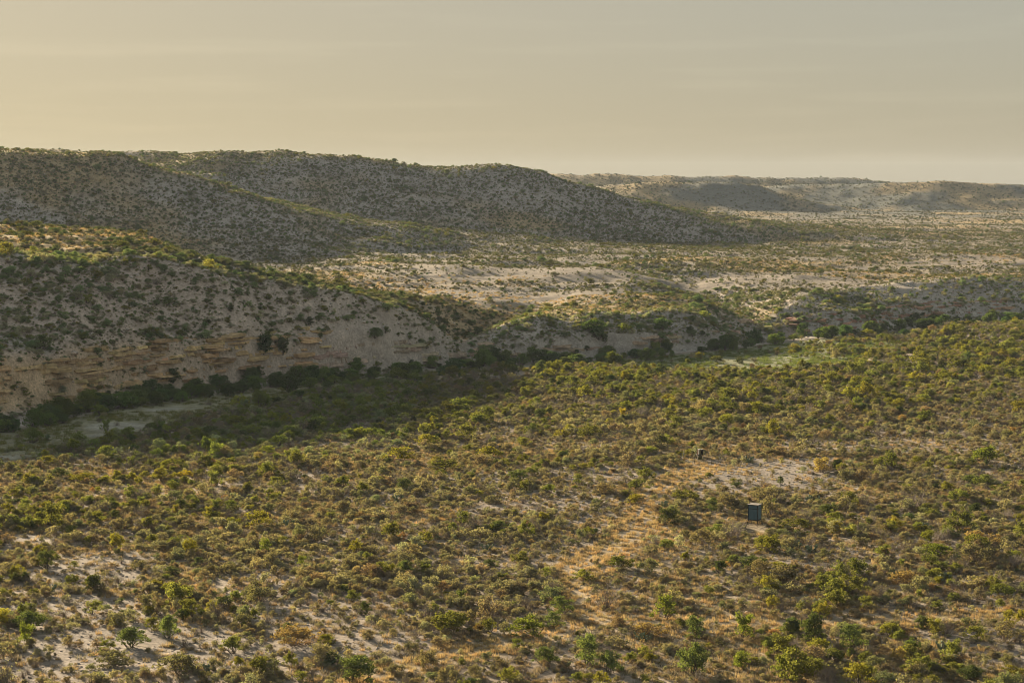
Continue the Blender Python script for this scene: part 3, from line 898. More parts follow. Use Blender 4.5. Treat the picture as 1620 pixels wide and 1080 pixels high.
# --- fine low scrub between the bigger plants
x, y = wedge(42000, 140, 420, 0.30)
keep = (rng.random(len(x)) < 0.75 * (1 - 0.9 * bare_mask(x, y))) & (creek_d(x, y) < -bed_w(x) - 2) & clear_of(x, y, 0.6)
x, y = x[keep], y[keep]; n = len(x); q = rng.random(n)
for key, lo, hi, b in (('brush', 0, .45, .34), ('sage', .45, .85, .46), ('bare', .85, 1.01, .42)):
    m = (q >= lo) & (q < hi); k = m.sum(); s_ = b * np.exp(rng.normal(size=k) * 0.3)
    t = tints(k); t[rng.random(k) < 0.4] *= (0.97, 0.86, 0.92)
    add(key, x[m], y[m], s_, s_ * (0.75 + 0.4 * rng.random(k)), t)

# --- creek line trees
x, y = wedge(17000, 250, 760, 0.33)
dcr = creek_d(x, y)
belt = np.exp(-((dcr - 4.5) / 5.0) ** 2) * np.interp(x, [-140, -60, 0, 50, 75, 120, 170], [1, 1, 1, 0.75, 0.25, 0.35, 0.9])
belt = np.maximum(belt, 0.5 * np.exp(-((dcr + 5) / 7) ** 2) * np.interp(x, [-70, -40, -15, 20, 40], [0, 0.4, 1, 0.8, 0.1]))
keep = (rng.random(len(x)) < belt * 0.66) & clear_of(x, y, 0.7)
n = keep.sum(); s = (0.80 * np.exp(rng.normal(size=n) * 0.25)).clip(0.4, 1.2)
t = tints(n, 0.15, 0.10); t *= (1.15, 1.35, 1.15); g = rng.random(n) < 0.35; t[g] *= (1.4, 1.35, 1.0)
add('tree', x[keep], y[keep], s * (0.9 + 0.4 * rng.random(n)), s * (0.75 + 0.4 * rng.random(n)), t)
x, y = wedge(9000, 250, 760, 0.36)
dcr = creek_d(x, y)
keep = (rng.random(len(x)) < 0.75 * np.exp(-((dcr - 3) / 10) ** 2)) & (dcr > -14) & ((dcr > 1) | (rng.random(len(x)) < np.interp(x, [-60, -25, 15, 40], [0.1, 0.8, 0.7, 0.1]))) & clear_of(x, y, 0.7)
x, y = x[keep], y[keep]; n = len(x); r_ = rng.random(n)
for key, lo, hi, b in (('dark', 0, .45, 0.85), ('green', .45, .7, 0.8), ('brush', .7, 1.01, 0.9)):
    m = (r_ >= lo) & (r_ < hi); k = m.sum(); s = (b * np.exp(rng.normal(size=k) * 0.3)).clip(0.4, 1.6)
    add(key, x[m], y[m], s, s * (0.7 + 0.4 * rng.random(k)), tints(k) * (0.85, 0.95, 0.9))
# creek bed grass
x, y = wedge(90000, 260, 760, 0.36); dcr = creek_d(x, y)
keep = rng.random(len(x)) < 0.85 * sstep(-bed_w(x) - 2, -bed_w(x) + 3, dcr) * sstep(4, 0, dcr) * sstep(0.5, 0.05, fbm(x, y, 14, 941, 3))
n = keep.sum(); add('bed', x[keep], y[keep], 0.8 + 0.6 * rng.random(n), 0.6 + 0.7 * rng.random(n), tints(n, 0.12) * np.where(x[keep] > 30, 1, 0)[:, None] * (0.85, 0.98, 0.75) + np.where(x[keep] > 30, 0, 1)[:, None] * tints(n, 0.12) * (1.1, 1.05, 0.95))

# --- scarp, bench and hills
def hills(n, y0, y1, half, base, thin, scarp_only=False):
    x, y = wedge(n, y0, y1, half)
    dcr = creek_d(x, y)
    if scarp_only:
        q = (dcr > 12) & (y - crest_y(x) < 12)
        x, y, dcr = x[q], y[q], dcr[q]
    z = ground_at(x, y)
    e = 4.0
    gy = (ground_at(x, y + e) - z) / e; gx = (ground_at(x + e, y) - z) / e
    steep = np.hypot(gx, gy)
    s_c = y - crest_y(x)
    pan = np.zeros(len(x))
    for (cx, cy, rx, ry, s) in PANS:
        r = ((x + 14 * fbm(x, y, 50, 961, 3) - cx) / rx) ** 2 + ((y + 14 * fbm(x, y, 50, 962, 3) - cy) / ry) ** 2
        pan = np.maximum(pan, s * np.clip(1.4 - r, 0, 1))
    dens = thin * np.clip(0.62 + 0.28 * fbm(x, y, 60, 851, 4) + np.where((s_c < 0) & (x < 40), 0.25, 0) - 0.22 * sstep(0.10, 0.03, steep) * (s_c > 30), 0.25, 1) * (1 - 0.93 * pan) * np.where((x < -85) & (s_c > 10) & (s_c < 120), 0.55, 1) 
    keep = (rng.random(len(x)) < dens) & (dcr > 12)
    x, y, steep, s_c = x[keep], y[keep], steep[keep], s_c[keep]
    n = len(x); q = rng.random(n)
    flatw = sstep(0.22, 0.06, steep) * np.where((x < -10) & (y < 600), 0.3, 1)
    pb = 0.40; pdk = 0.07 + 0.22 * (1 - flatw); pg = 0.07 + 0.07 * flatw; pba = 0.06
    edges = np.cumsum(np.column_stack([np.full(n, pb), pdk, pg, np.full(n, pba)]), 1)
    kind = (q[:, None] > edges).sum(1)
    size = np.exp(rng.normal(size=n) * 0.34)
    for i, key in enumerate(('brush', 'dark', 'green', 'bare', 'sage')):
        m = kind == i; k = m.sum()
        b = base * {'brush': 0.75, 'dark': 0.62, 'green': 0.7, 'bare': 0.7, 'sage': 0.85}[key]
        s = b * size[m] * (1 - 0.25 * flatw[m])
        t = tints(k)
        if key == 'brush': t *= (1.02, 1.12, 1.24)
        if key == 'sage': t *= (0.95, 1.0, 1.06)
        if key == 'dark': t *= (1.75, 1.85, 2.05)  # evergreens lightened to lift the shaded slopes
        t = t * (1 - 0.42 * sstep(1300, 1900, y[m]))[:, None]  # far shrubs tinted darker to tone down the sunlight on them
        t = t * (1 - 0.28 * flatw[m] * (y[m] > 560))[:, None] * np.where((s_c[m] > 5) & (x[m] < 0) & (y[m] < 640), 0.72, 1.0)[:, None]  # sunlit bench and hilltop plants dimmed through their tint
        t = t * np.where(s_c[m] < 5, 1.3, 1.0)[:, None]  # scarp plants brightened in tint to lift their shaded side
        if key == 'green': t *= (1.0, 0.95, 0.95)
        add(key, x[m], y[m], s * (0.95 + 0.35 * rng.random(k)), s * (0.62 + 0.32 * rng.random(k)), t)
hills(60000, 330, 760, 0.30, 0.88, 0.95)
hills(75000, 330, 760, 0.30, 0.48, 0.95)
hills(110000, 330, 700, 0.30, 0.34, 1.0, True)
hills(150000, 760, 1450, 0.275, 0.82, 0.9)
hills(140000, 760, 1300, 0.275, 0.52, 0.95)
hills(140000, 1450, 2700, 0.275, 1.0, 0.95)
hills(45000, 2700, 5200, 0.275, 2.2, 0.9)

# --- dry grass on the flat
x, y = wedge(70000, 145, 330, 0.32)
gm = grass_mask(x, y)
tm = track_mask(x, y)
rut = np.exp(-((tm - 0.85) / 0.4) ** 2)
keep = (rng.random(len(x)) < gm * (0.5 + 0.4 * np.exp(-(tm / 5) ** 2)) * (1 - 0.85 * rut) + 0.05) & (creek_d(x, y) < -14) & (np.hypot(x - 30, y - 242) > 2.5)
n = keep.sum(); add('grass', x[keep], y[keep], 0.7 + 0.6 * rng.random(n), 0.55 + 0.6 * rng.random(n), tints(n, 0.14, 0.06) * (1 + 0.08 * np.exp(-(tm[keep] / 4) ** 2))[:, None])
x, y = wedge(60000, 145, 430, 0.32)
keep = (rng.random(len(x)) < 0.55 * (1 - 0.85 * bare_mask(x, y))) & (creek_d(x, y) < -25) & (np.hypot(x - 30, y - 242) > 2.5)
n = keep.sum(); add('grass', x[keep], y[keep], 0.9 + 0.8 * rng.random(n), 0.5 + 0.5 * rng.random(n), tints(n, 0.2, 0.08) * (0.58, 0.66, 0.88))
x, y = wedge(45000, 420, 900, 0.32)
keep = (rng.random(len(x)) < np.maximum(0.5 * sstep(0.0, 0.5, fbm(x, y, 70, 951, 4)), np.where((x < -85) & (y - crest_y(x) < 125), 0.8, 0))) & (y - crest_y(x) > 0)
n = keep.sum(); add('grass', x[keep], y[keep], 1.2 + 0.8 * rng.random(n), 0.8 + 0.6 * rng.random(n), tints(n, 0.14, 0.06))
for k in plants: plants[k] = np.concatenate(plants[k]) if plants[k] else np.zeros((0, 8))
print('scatter', {k: len(v) for k, v in plants.items()}, round(time.time() - T0, 1))

# ------------------------------------------------------------------ words for labels
ONES = 'zeroth first second third fourth fifth sixth seventh eighth ninth tenth eleventh twelfth thirteenth fourteenth fifteenth sixteenth seventeenth eighteenth nineteenth'.split()
TENS = {2: ('twenty', 'twentieth'), 3: ('thirty', 'thirtieth'), 4: ('forty', 'fortieth'), 5: ('fifty', 'fiftieth'), 6: ('sixty', 'sixtieth'), 7: ('seventy', 'seventieth'), 8: ('eighty', 'eightieth'), 9: ('ninety', 'ninetieth')}
CARD = 'zero one two three four five six seven eight nine'.split()
def ordinal(n):
    if n >= 100:
        r = n % 100
        return CARD[n // 100] + '-hundred' + ('th' if r == 0 else '-' + ordinal(r))
    if n < 20: return ONES[n]
    return TENS[n // 10][1] if n % 10 == 0 else TENS[n // 10][0] + '-' + ONES[n % 10]
LANDMARKS = [((30.0, 244.0), 'the blue hunting blind'), ((28.6, 301), 'the deer feeder'), ((36, 289), 'the bare clearing'), ((9, 191), 'the track fork'),
             ((7.2, 212), 'the upper track bend'), ((15.6, 242), 'the golden stretch of track'), ((-10, 170), 'the bottom end of the track'), ((-41, 167), 'the bottom left corner'),
             ((42, 167), 'the bottom right corner'), ((-58, 232), 'the left edge midway down'), ((-36, 181), 'the bare soil at lower left'), ((52, 193), 'the pale track at right edge'),
             ((57, 225), 'the right edge below the blind'), ((66, 262), 'the right edge beside the blind'), ((-20, 235), 'the grey sage stand'), ((-35, 265), 'the shade edge at left'),
             ((-12, 300), 'the middle of the flat'), ((5, 262), 'the dry grass by the track top'), ((58, 318), 'the pale strip behind the clearing'), ((24, 178), 'the bottom edge below the fork'),
             ((-30, 207), 'the bare gap above that soil'), ((-70, 290), 'the left edge in the hill shade'), ((-80, 345), 'the creek bed at left edge'), ((-60, 395), 'the cliff foot'),
             ((-28, 432), 'the white gravel in the creek'), ((0, 458), 'the creek below the headland'), ((40, 488), 'the green creek strip'), ((75, 530), 'the mouth of the draw'), ((130, 590), 'the red rock ledge'),
             ((-20, 350), 'the shaded bare patch'), ((30, 380), 'the middle of the far flat'), ((80, 400), 'the right edge of the far flat'), ((-5, 186), 'the pale ground by the track'), ((38, 205), 'the tall bushes at lower right')]
LM = np.array([l[0] for l in LANDMARKS], float)
NAMES = {
    'brush': ('brush_shrub', 'shrub', 'brush shrub', 'brush shrubs on the flat'),
    'green': ('green_bush', 'bush', 'leafy bush', 'green bushes on the flat'),
    'dark': ('evergreen_bush', 'bush', 'evergreen bush', 'dark evergreen bushes'),
    'bare': ('twiggy_shrub', 'shrub', 'twiggy shrub', 'twiggy grey shrubs'),
    'sage': ('sage_shrub', 'shrub', 'sage shrub', 'pale sage shrubs'),
    'tree': ('creek_tree', 'tree', 'creekside tree', 'trees along the creek'),
}
STUFF = {'brush': 'brush_scrub', 'green': 'green_scrub', 'dark': 'evergreen_scrub', 'bare': 'twiggy_scrub', 'sage': 'sage_scrub', 'tree': 'creek_woods', 'grass': 'dry_grass', 'bed': 'creek_grass'}
def tone(key, t):
    lum = t.mean(); warm = t[0] / t[1]
    if key == 'brush': return 'orange-brown' if warm > 1.25 else ('olive-grey' if warm < 0.93 else ('pale olive-brown' if lum > 1.15 else 'olive-brown'))
    if key == 'green': return 'yellow-green' if warm > 1.15 else ('light green' if lum > 1.1 else 'green')
    if key == 'dark': return 'deep green' if lum < 0.95 else 'dark green'
    if key == 'bare': return 'grey-brown'
    if key == 'sage': return 'pale grey' if lum > 1.05 else 'grey-green'
    return 'dark green' if lum < 1.15 else 'mid green'
def sizeword(w, h, key):
    v = w * UNIT[key][0]
    lim = {'tree': (3.2, 4.4)}.get(key, (1.6, 2.7))
    return 'small' if v < lim[0] else ('medium' if v < lim[1] else 'large')

# ------------------------------------------------------------------ geometry nodes for the countless ones
def scatter_nodes(name, coll):
    ng = bpy.data.node_groups.new(name, 'GeometryNodeTree')
    ng.interface.new_socket('Geometry', in_out='INPUT', socket_type='NodeSocketGeometry')
    ng.interface.new_socket('Geometry', in_out='OUTPUT', socket_type='NodeSocketGeometry')
    N, L = ng.nodes, ng.links
    gi, go = N.new('NodeGroupInput'), N.new('NodeGroupOutput')
    ci = N.new('GeometryNodeCollectionInfo'); ci.inputs['Collection'].default_value = coll
    ci.inputs['Separate Children'].default_value = True; ci.inputs['Reset Children'].default_value = True
    ip = N.new('GeometryNodeInstanceOnPoints'); ip.inputs['Pick Instance'].default_value = True
    def named(nm, typ):
        a = N.new('GeometryNodeInputNamedAttribute'); a.data_type = typ; a.inputs['Name'].default_value = nm
        return [o for o in a.outputs if o.name == 'Attribute' and o.enabled][0]
    cx = N.new('ShaderNodeCombineXYZ'); L.new(named('turn', 'FLOAT'), cx.inputs[2])
    L.new(gi.outputs[0], ip.inputs['Points']); L.new(ci.outputs[0], ip.inputs['Instance'])
    L.new(named('variant', 'INT'), ip.inputs['Instance Index'])
    L.new(cx.outputs[0], ip.inputs['Rotation']); L.new(named('size', 'FLOAT_VECTOR'), ip.inputs['Scale'])
    L.new(ip.outputs[0], go.inputs[0])
    return ng

for key, arr in plants.items():
    n = len(arr)
    if n == 0: continue
    kd = K[key]
    px, py, sw, sh, tint, hero = arr[:, 0], arr[:, 1], arr[:, 2], arr[:, 3], arr[:, 4:7], arr[:, 7]
    pz = ground_at(px, py) - 0.02
    turn = rng.random(n) * 6.283
    variant = rng.integers(0, kd.n, n)
    single = np.zeros(n, bool)
    if key in NAMES:
        w0, h0 = UNIT[key]
        uu, vv = project(px, py, pz + h0 * sh * 0.5)
        area = (w0 * sw) * (h0 * sh) / (py * py)
        seen = (uu > 8) & (uu < 1612) & (vv < 1068) & (vv > 420) & (py < 620)
        # a taller neighbour in front hides small plants: leave those to the mass
        pri = np.where(seen, area, -1) + hero * 10 * seen
        order = np.argsort(-pri)[:300]
        order = order[pri[order] > 0]
        single[order] = True
        nm, cat, noun, grp = NAMES[key]
        dist = np.hypot(px[:, None] - LM[:, 0], (py[:, None] - LM[:, 1]) * 0.6)
        words_of = {j: '%s %s %s' % (sizeword(sw[j], sh[j], key), tone(key, tint[j]), noun) for j in order}
        for i in order:
            li = int(np.argmin(dist[i])); rank = sum(1 for j in order if words_of[j] == words_of[i] and dist[j, li] < dist[i, li]) + 1
            near = 'nearest' if rank == 1 else ordinal(rank) + ' nearest'
            lab = '%s, %s to %s' % (words_of[i], near, LANDMARKS[li][1])
            root = empty(nm, (px[i], py[i], pz[i]), turn[i], label=lab, category=cat, group=grp)
            root.scale = (sw[i], sw[i], sh[i])
            tv = [float(v) for v in tint[i]]
            if kd.stems[variant[i]]: obj('trunk' if key == 'tree' else 'stems', kd.stems[variant[i]], root)
            if kd.crowns[variant[i]]: obj('crown', kd.crowns[variant[i]], root, tint=tv)
    rest = ~single
    if rest.sum() == 0: continue
    me = bpy.data.meshes.new(STUFF[key])
    me.vertices.add(int(rest.sum()))
    me.vertices.foreach_set('co', np.column_stack([px, py, pz])[rest].astype(np.float32).ravel())
    set_attr(me, 'turn', 'FLOAT', 'POINT', turn[rest])
    set_attr(me, 'variant', 'INT', 'POINT', variant[rest])
    set_attr(me, 'size', 'FLOAT_VECTOR', 'POINT', np.column_stack([sw, sw, sh])[rest])
    set_attr(me, 'tint', 'FLOAT_VECTOR', 'POINT', tint[rest])
    o = obj(STUFF[key], me, None, kind='stuff')
    md = o.modifiers.new('scatter', 'NODES'); md.node_group = scatter_nodes('scatter_' + key, kd.col)
print('plants placed', round(time.time() - T0, 1))

# prickly pears
PEAR_AT = [(32.5, 227, 1.6), (34.2, 225, 1.3), (-27.5, 243, 1.2), (-16, 172, 1.0), (30, 196, 1.5), (-33, 186, 0.9), (46, 209, 1.3), (-48, 205, 1.1), (12, 182, 1.2), (39, 178, 1.3), (-3, 228, 1.1), (20, 258, 1.2),
           (-26, 168, 1.0), (50, 240, 1.4), (-60, 255, 1.3), (36, 300, 1.5), (40, 262, 1.3), (-15, 262, 1.2), (-8, 193, 1.0), (57, 200, 1.2)]
dist = np.array([[math.hypot(p[0] - l[0], (p[1] - l[1]) * 0.6) for l in LM] for p in PEAR_AT])
for i, (x, y, s) in enumerate(PEAR_AT):
    li = int(np.argmin(dist[i])); rank = int((dist[:, li] < dist[i, li]).sum()) + 1
    z = float(ground_at(np.array([x]), np.array([y]))[0])
    o = obj('prickly_pear', PEARS[i % 4], None, label='clump of blue-green prickly pear pads, %s to %s' % ('nearest' if rank == 1 else ordinal(rank) + ' nearest', LANDMARKS[li][1]), category='cactus', group='prickly pear clumps on the flat')
    o.location = (x, y, z); o.scale = (s, s, s); o.rotation_euler = (0, 0, i * 1.3)

# ------------------------------------------------------------------ rock ledges
def slab_mesh(seed, nx=9):
    """one ledge block, unit size, with a broken front"""
    r = np.random.default_rng(seed)
    V, Q = [], []
    xs = np.linspace(-0.5, 0.5, nx + 1) + np.r_[0, r.normal(size=nx - 1) * 0.04, 0]
    for i, xx in enumerate(xs):
        f = -0.5 + 0.30 * r.random() + (0.25 if i in (0, nx) else 0)
        t = 0.5 + 0.18 * r.normal() - (0.25 if i in (0, nx) else 0); b = -0.5 + 0.1 * r.normal()
        V += [(xx, f, b), (xx + r.normal() * 0.02, f + 0.10 * r.random(), t), (xx, 0.5, t + 0.1 * r.random()), (xx, 0.5, b)]
    for i in range(nx):
        a = i * 4
        for k in range(4):
            Q.append([a + k, a + 4 + k, a + 4 + (k + 1) % 4, a + (k + 1) % 4][::-1])
    Q.append([0, 1, 2, 3][::-1]); e = nx * 4; Q.append([e, e + 1, e + 2, e + 3])
    return mesh_np('rock_ledge', V, Q, None, [M['rock']])
SLABS = [slab_mesh(900 + i) for i in range(8)]

def ledges(name, x0, x1, z_lo, z_hi, n_layers, tint, label, seed, d_lo, d_hi, length=(5, 15), limit=300, gapp=0.12):
    """rows of ledge blocks along a scarp; each block is set into the slope at its own height"""
    r = np.random.default_rng(seed)
    root = empty(name, (0.5 * (x0 + x1), float(creek_y(0.5 * (x0 + x1))), 0.0), 0.0, kind='structure', label=label)
    base = Vector(root.location)
    cnt = 0
    for k in range(n_layers):
        z = z_lo + (z_hi - z_lo) * (k + 0.5) / n_layers
        x = x0 + r.random() * 3
        while x < x1 and cnt < limit:
            slope = float(creek_y(x + 6) - creek_y(x - 6)) / 12
            c = 1 / math.sqrt(1 + slope * slope)
            L_ = length[0] + (length[1] - length[0]) * r.random()
            xm = x + 0.5 * L_ * c
            fade = min(1.0, (xm - x0) / 6 + 0.2, (x1 - xm) / 6 + 0.2)
            if r.random() > gapp and r.random() < fade + 0.3:
                # find where the slope reaches this height
                ds = np.linspace(d_lo, d_hi, 60)
                ys = float(creek_y(xm)) + ds / c
                zs = ground_at(np.full(60, xm), ys)
                zz = z + 0.25 * r.normal()
                hit = np.nonzero(zs > zz)[0]
                if len(hit):
                    yy = ys[hit[0]]
                    th = (z_hi - z_lo) / n_layers * (0.55 + 0.55 * r.random())
                    o = obj('rock_ledge', SLABS[r.integers(8)], root)
                    dep = 3.0 + 1.5 * r.random()
                    o.location = Vector((xm, yy + dep * (0.26 + 0.24 * r.random()), zz)) - base
                    o.rotation_euler = (0.05 * r.normal(), 0.02 * r.normal(), math.atan(slope) + 0.12 * r.normal())
                    o.scale = (L_ * 1.03, dep, th)
                    v = math.exp(r.normal() * 0.22)
                    o['tint'] = [tint[0] * v, tint[1] * v * (1 + 0.05 * r.normal()), tint[2] * v]
                    cnt += 1
            x += L_ * c
    return root
ledges('rock_cliff', -132, -40, 1.2, 9.5, 12, (0.56, 0.38, 0.20), 'ochre layered cliff under the near hill', 1, 4, 48, limit=260, gapp=0.18)
ledges('rock_cliff', -44, -12, 0.8, 6.0, 6, (0.50, 0.38, 0.28), 'pinkish broken ledges where the near hill runs out', 2, 3, 40, limit=100, gapp=0.35)
ledges('rock_cliff', -10, 62, 0.6, 3.6, 4, (0.46, 0.33, 0.23), 'low brown ledges under the headland by the creek', 3, 3, 40, limit=110, gapp=0.25)
ledges('rock_cliff', 78, 165, 0.6, 4.2, 5, (0.40, 0.235, 0.155), 'long red-brown rock ledge at the far bank', 4, 3, 45, limit=140, gapp=0.2)

# loose stones on the near hill's talus
def stone_mesh(seed):
    r = np.random.default_rng(seed)
    t = (1 + 5 ** 0.5) / 2
    V = np.array([(-1, t, 0), (1, t, 0), (-1, -t, 0), (1, -t, 0), (0, -1, t), (0, 1, t), (0, -1, -t), (0, 1, -t), (t, 0, -1), (t, 0, 1), (-t, 0, -1), (-t, 0, 1)], float) / 1.9
    V *= (0.7 + 0.5 * r.random((12, 1))); V *= (1.2, 0.9, 0.6)
    F = [(0, 11, 5), (0, 5, 1), (0, 1, 7), (0, 7, 10), (0, 10, 11), (1, 5, 9), (5, 11, 4), (11, 10, 2), (10, 7, 6), (7, 1, 8), (3, 9, 4), (3, 4, 2), (3, 2, 6), (3, 6, 8), (3, 8, 9), (4, 9, 5), (2, 4, 11), (6, 2, 10), (8, 6, 7), (9, 8, 1)]
    return mesh_np('stone', V, None, F, [M['rock']])
stone_col = bpy.data.collections.new('source_stones')
for i in range(5): stone_col.objects.link(bpy.data.objects.new('stone_source_%02d' % i, stone_mesh(40 + i)))
x, y = wedge(60000, 320, 1150, 0.32)
dcr = creek_d(x, y); s_c = y - crest_y(x)
keep = (dcr > 8) & (rng.random(len(x)) < np.where(s_c < 0, 0.85, 0.06))
x, y = x[keep], y[keep]; n = len(x); z = ground_at(x, y)
me = bpy.data.meshes.new('scree'); me.vertices.add(n); me.vertices.foreach_set('co', np.column_stack([x, y, z]).astype(np.float32).ravel())
s = 0.26 * np.exp(rng.normal(size=n) * 0.45)
set_attr(me, 'turn', 'FLOAT', 'POINT', rng.random(n) * 6.28); set_attr(me, 'variant', 'INT', 'POINT', rng.integers(0, 5, n))
set_attr(me, 'size', 'FLOAT_VECTOR', 'POINT', np.column_stack([s, s, s]))
set_attr(me, 'tint', 'FLOAT_VECTOR', 'POINT', tints(n, 0.15, 0.05) * (0.54, 0.46, 0.39))
o = obj('scree', me, None, kind='stuff'); md = o.modifiers.new('scatter', 'NODES'); md.node_group = scatter_nodes('scatter_stones', stone_col)

x, y = wedge(60000, 145, 330, 0.30)
keep = rng.random(len(x)) < 0.10 + 0.55 * bare_mask(x, y) * sstep(1.0, 2.2, track_mask(x, y))
x, y = x[keep], y[keep]; n = len(x); z = ground_at(x, y)
me = bpy.data.meshes.new('gravel'); me.vertices.add(n); me.vertices.foreach_set('co', np.column_stack([x, y, z]).astype(np.float32).ravel())
s = 0.075 * np.exp(rng.normal(size=n) * 0.5)
set_attr(me, 'turn', 'FLOAT', 'POINT', rng.random(n) * 6.28); set_attr(me, 'variant', 'INT', 'POINT', rng.integers(0, 5, n))
set_attr(me, 'size', 'FLOAT_VECTOR', 'POINT', np.column_stack([s, s, s]))
set_attr(me, 'tint', 'FLOAT_VECTOR', 'POINT', tints(n, 0.25, 0.05) * (0.33, 0.28, 0.24))
o = obj('gravel', me, None, kind='stuff'); md = o.modifiers.new('scatter', 'NODES'); md.node_group = scatter_nodes('scatter_gravel', stone_col)

# ------------------------------------------------------------------ hunting blind
def ground_z(x, y): return float(ground_at(np.array([float(x)]), np.array([float(y)]))[0])
def hunting_blind(x, y, rz):
    z = ground_z(x, y)
    b = empty('hunting_blind', (x, y, z), rz, label='blue-grey box hunting blind standing on low braced legs', category='hunting blind')
    h0, h1, w = 0.82, 2.62, 0.60
    # four walls of two upright sheets each, a hand's breadth apart at the middle batten
    for (ax, sgn) in (('x', -1), ('x', 1), ('y', -1), ('y', 1)):
        for half in (-1, 1):
            m = MB()
            a0, a1 = (-w + 0.035, -0.004) if half < 0 else (0.004, w - 0.035)
            if ax == 'y': m.box(a0, a1, sgn * w - 0.012, sgn * w + 0.012, h0, h1)
            else: m.box(sgn * w - 0.012, sgn * w + 0.012, a0, a1, h0, h1)
            obj('wall_panel', m.mesh('wall_panel', M['blue_panel']), b)
        m = MB()
        if ax == 'y': m.box(-w + 0.035, w - 0.035, sgn * (w + 0.018) - 0.006, sgn * (w + 0.018) + 0.006, 2.12, 2.18)
        else: m.box(sgn * (w + 0.018) - 0.006, sgn * (w + 0.018) + 0.006, -w + 0.035, w - 0.035, 2.12, 2.18)
        obj('window_flap_rail', m.mesh('window_flap_rail', M['blue_trim']), b)
    for sx in (-1, 1):
        for sy in (-1, 1):
            m = MB().box(sx * w - 0.04, sx * w + 0.04, sy * w - 0.04, sy * w + 0.04, h0 - 0.01, h1)
            obj('corner_post', m.mesh('corner_post', M['blue_trim']), b)
            m = MB().bar((sx * (w - 0.02), sy * (w - 0.02), h0 - 0.08), (sx * (w + 0.22), sy * (w + 0.22), -0.12), 0.032)
            obj('leg', m.mesh('leg', M['steel']), b)
    for (p, q) in (((-1, -1), (1, -1)), ((1, -1), (1, 1)), ((1, 1), (-1, 1)), ((-1, 1), (-1, -1))):
        for (a, c) in ((p, q), (q, p)):
            off = 0.0 if a is p else 0.05
            k0, k1 = w - 0.01 + off * 0.4, w + 0.17 + off * 0.4
            m = MB().bar((a[0] * k0, a[1] * k0, h0 - 0.1), (c[0] * k1, c[1] * k1, 0.12), 0.018)
            obj('cross_brace', m.mesh('cross_brace', M['steel']), b)
    obj('floor_frame', MB().box(-w - 0.05, w + 0.05, -w - 0.05, w + 0.05, h0 - 0.10, h0 - 0.012).mesh('floor_frame', M['blue_trim']), b)
    rf = obj('roof', MB().box(-w - 0.12, w + 0.12, -w - 0.12, w + 0.12, h1 + 0.03, h1 + 0.07).mesh('roof', M['roof']), b)
    obj('fascia', MB().box(-w - 0.09, w + 0.09, -w - 0.09, w + 0.09, h1 + 0.002, h1 + 0.028).mesh('fascia', M['blue_trim']), rf)
    return b
hunting_blind(30.05, 244.0, R(-30))

# ------------------------------------------------------------------ deer feeder and its pen posts
def deer_feeder(x, y, rz):
    z = ground_z(x, y)
    f = empty('deer_feeder', (x, y, z), rz, label='small rusty box feeder on pale splayed legs at the clearing edge', category='feeder')
    for sx in (-1, 1):
        for sy in (-1, 1):
            obj('leg', MB().bar((sx * 0.36, sy * 0.36, 0.85), (sx * 0.58, sy * 0.58, -0.1), 0.05).mesh('leg', M['pale_wood']), f)
    m = MB(); n = 10
    for k in range(n):
        for (r, zz) in ((0.48, 0.12), (0.22, 0.86)):
            a = 2 * math.pi * k / n; m.v.append((r * math.cos(a), r * math.sin(a), zz))
    for k in range(n):
        j = (k + 1) % n; m.q.append([2 * k, 2 * j, 2 * j + 1, 2 * k + 1])
    obj('hopper_guard', m.mesh('hopper_guard', M['olive']), f)
    obj('tray', MB().box(-0.50, 0.50, -0.50, 0.50, 0.87, 0.93).mesh('tray', M['steel']), f)
    obj('inner_box', MB().box(-0.22, 0.36, -0.34, 0.36, 0.935, 1.60).mesh('inner_box', M['black']), f)
    for (a, b, mat, top) in ((-0.50, -0.34, 'rust', 1.72), (-0.18, 0.10, 'olive', 1.66)):
        obj('board', MB().box(a, b, -0.48, -0.41, 0.935, top).mesh('board', M[mat]), f)
    obj('board', MB().box(0.40, 0.44, -0.46, 0.44, 0.935, 1.66).mesh('board', M['olive']), f)
    lid = obj('lid', MB().box(-0.20, 0.48, -0.46, 0.46, 1.665, 1.70).mesh('lid', M['roof']), f)
    obj('handle', MB().bar((0.0, 0.0, 1.715), (0.2, 0.0, 1.75), 0.02).mesh('handle', M['steel']), lid)
    return f
deer_feeder(28.6, 301.0, R(8))
POST_AT = [(27.45, 297.4, 1.0, 'dark wooden pen post just left of the rusty feeder'), (29.75, 295.2, 1.12, 'dark leaning pen post just right of the rusty feeder'), (26.2, 301.8, 1.5, 'tall dark pen post leaning behind the rusty feeder')]
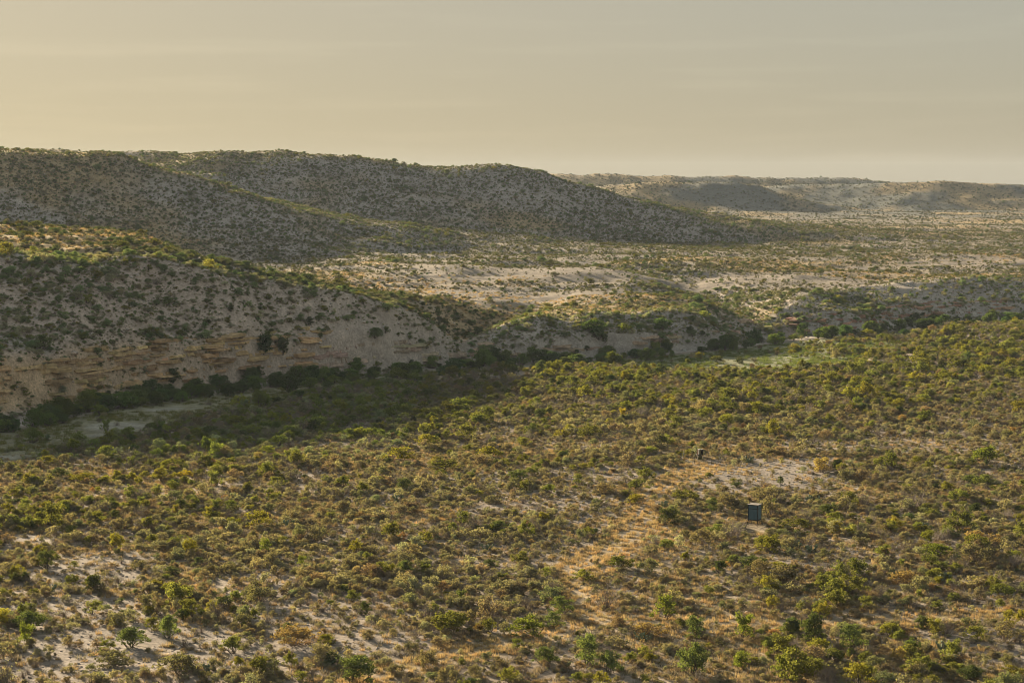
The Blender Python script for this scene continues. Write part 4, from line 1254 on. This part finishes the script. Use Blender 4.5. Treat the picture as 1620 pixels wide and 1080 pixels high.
for i, (x, y, h, lab) in enumerate(POST_AT):
    m = MB().bar((0, 0, -0.2), (0.03 * (i - 1), 0.02, h * 0.6), 0.065, 0.055).bar((0.03 * (i - 1), 0.02, h * 0.6), (0.08 * (i - 1), 0.03, h), 0.055, 0.045)
    o = obj('pen_post', m.mesh('pen_post', M['steel']), None, label=lab, category='post', group='posts of the feeder pen')
    o.location = (x, y, ground_z(x, y))

# bleached yucca stump
def yucca(x, y, h, lab):
    z = ground_z(x, y)
    t = empty('yucca', (x, y, z), 0.4, label=lab, category='yucca')
    SV, SQ = [], []
    tube_chain(SV, SQ, [np.array([0, 0, -0.2]), np.array([0.05, 0.02, h * 0.5]), np.array([0.02, 0.05, h])], [0.15, 0.12, 0.09], 7)
    obj('trunk', mesh_np('trunk', SV, SQ, None, [M['pale_wood']]), t)
    r = np.random.default_rng(5); V, T3 = [], []
    for i in range(70):
        a = r.random() * 6.283; el = r.random() * 1.5 - 0.2; ln = 0.45 + 0.2 * r.random()
        p = np.array([0.02, 0.05, h]); d = np.array([math.cos(a) * math.cos(el), math.sin(a) * math.cos(el), math.sin(el)])
        sdv = np.array([-math.sin(a), math.cos(a), 0]) * 0.03
        b = len(V); V += [p - sdv, p + sdv, p + d * ln]; T3.append([b, b + 1, b + 2])
    me = mesh_np('crown', V, None, T3, [M['sage']]); set_attr(me, 'leaf_shade', 'FLOAT', 'FACE', r.random(70))
    obj('crown', me, t, tint=[0.7, 0.85, 0.7])
yucca(33.4, 232.0, 1.25, 'yucca with a pale bare trunk below right of the blue blind')

# ------------------------------------------------------------------ haze
def haze_box(density):
    m, nt, N, L, out = new_mat('evening_haze')
    pv = N.new('ShaderNodeVolumePrincipled')
    pv.inputs['Color'].default_value = (0.74, 0.84, 1.0, 1)
    pv.inputs['Density'].default_value = density
    pv.inputs['Anisotropy'].default_value = 0.0
    L.new(pv.outputs[0], out.inputs['Volume'])
    o = obj('haze', MB().box(-6700, 6700, -6700, 6700, -60, 110).mesh('haze', m), None, kind='stuff')
HAZE = 0.000045
if HAZE: haze_box(HAZE)
print('script', round(time.time() - T0, 1), 'objects', len(sc.objects))
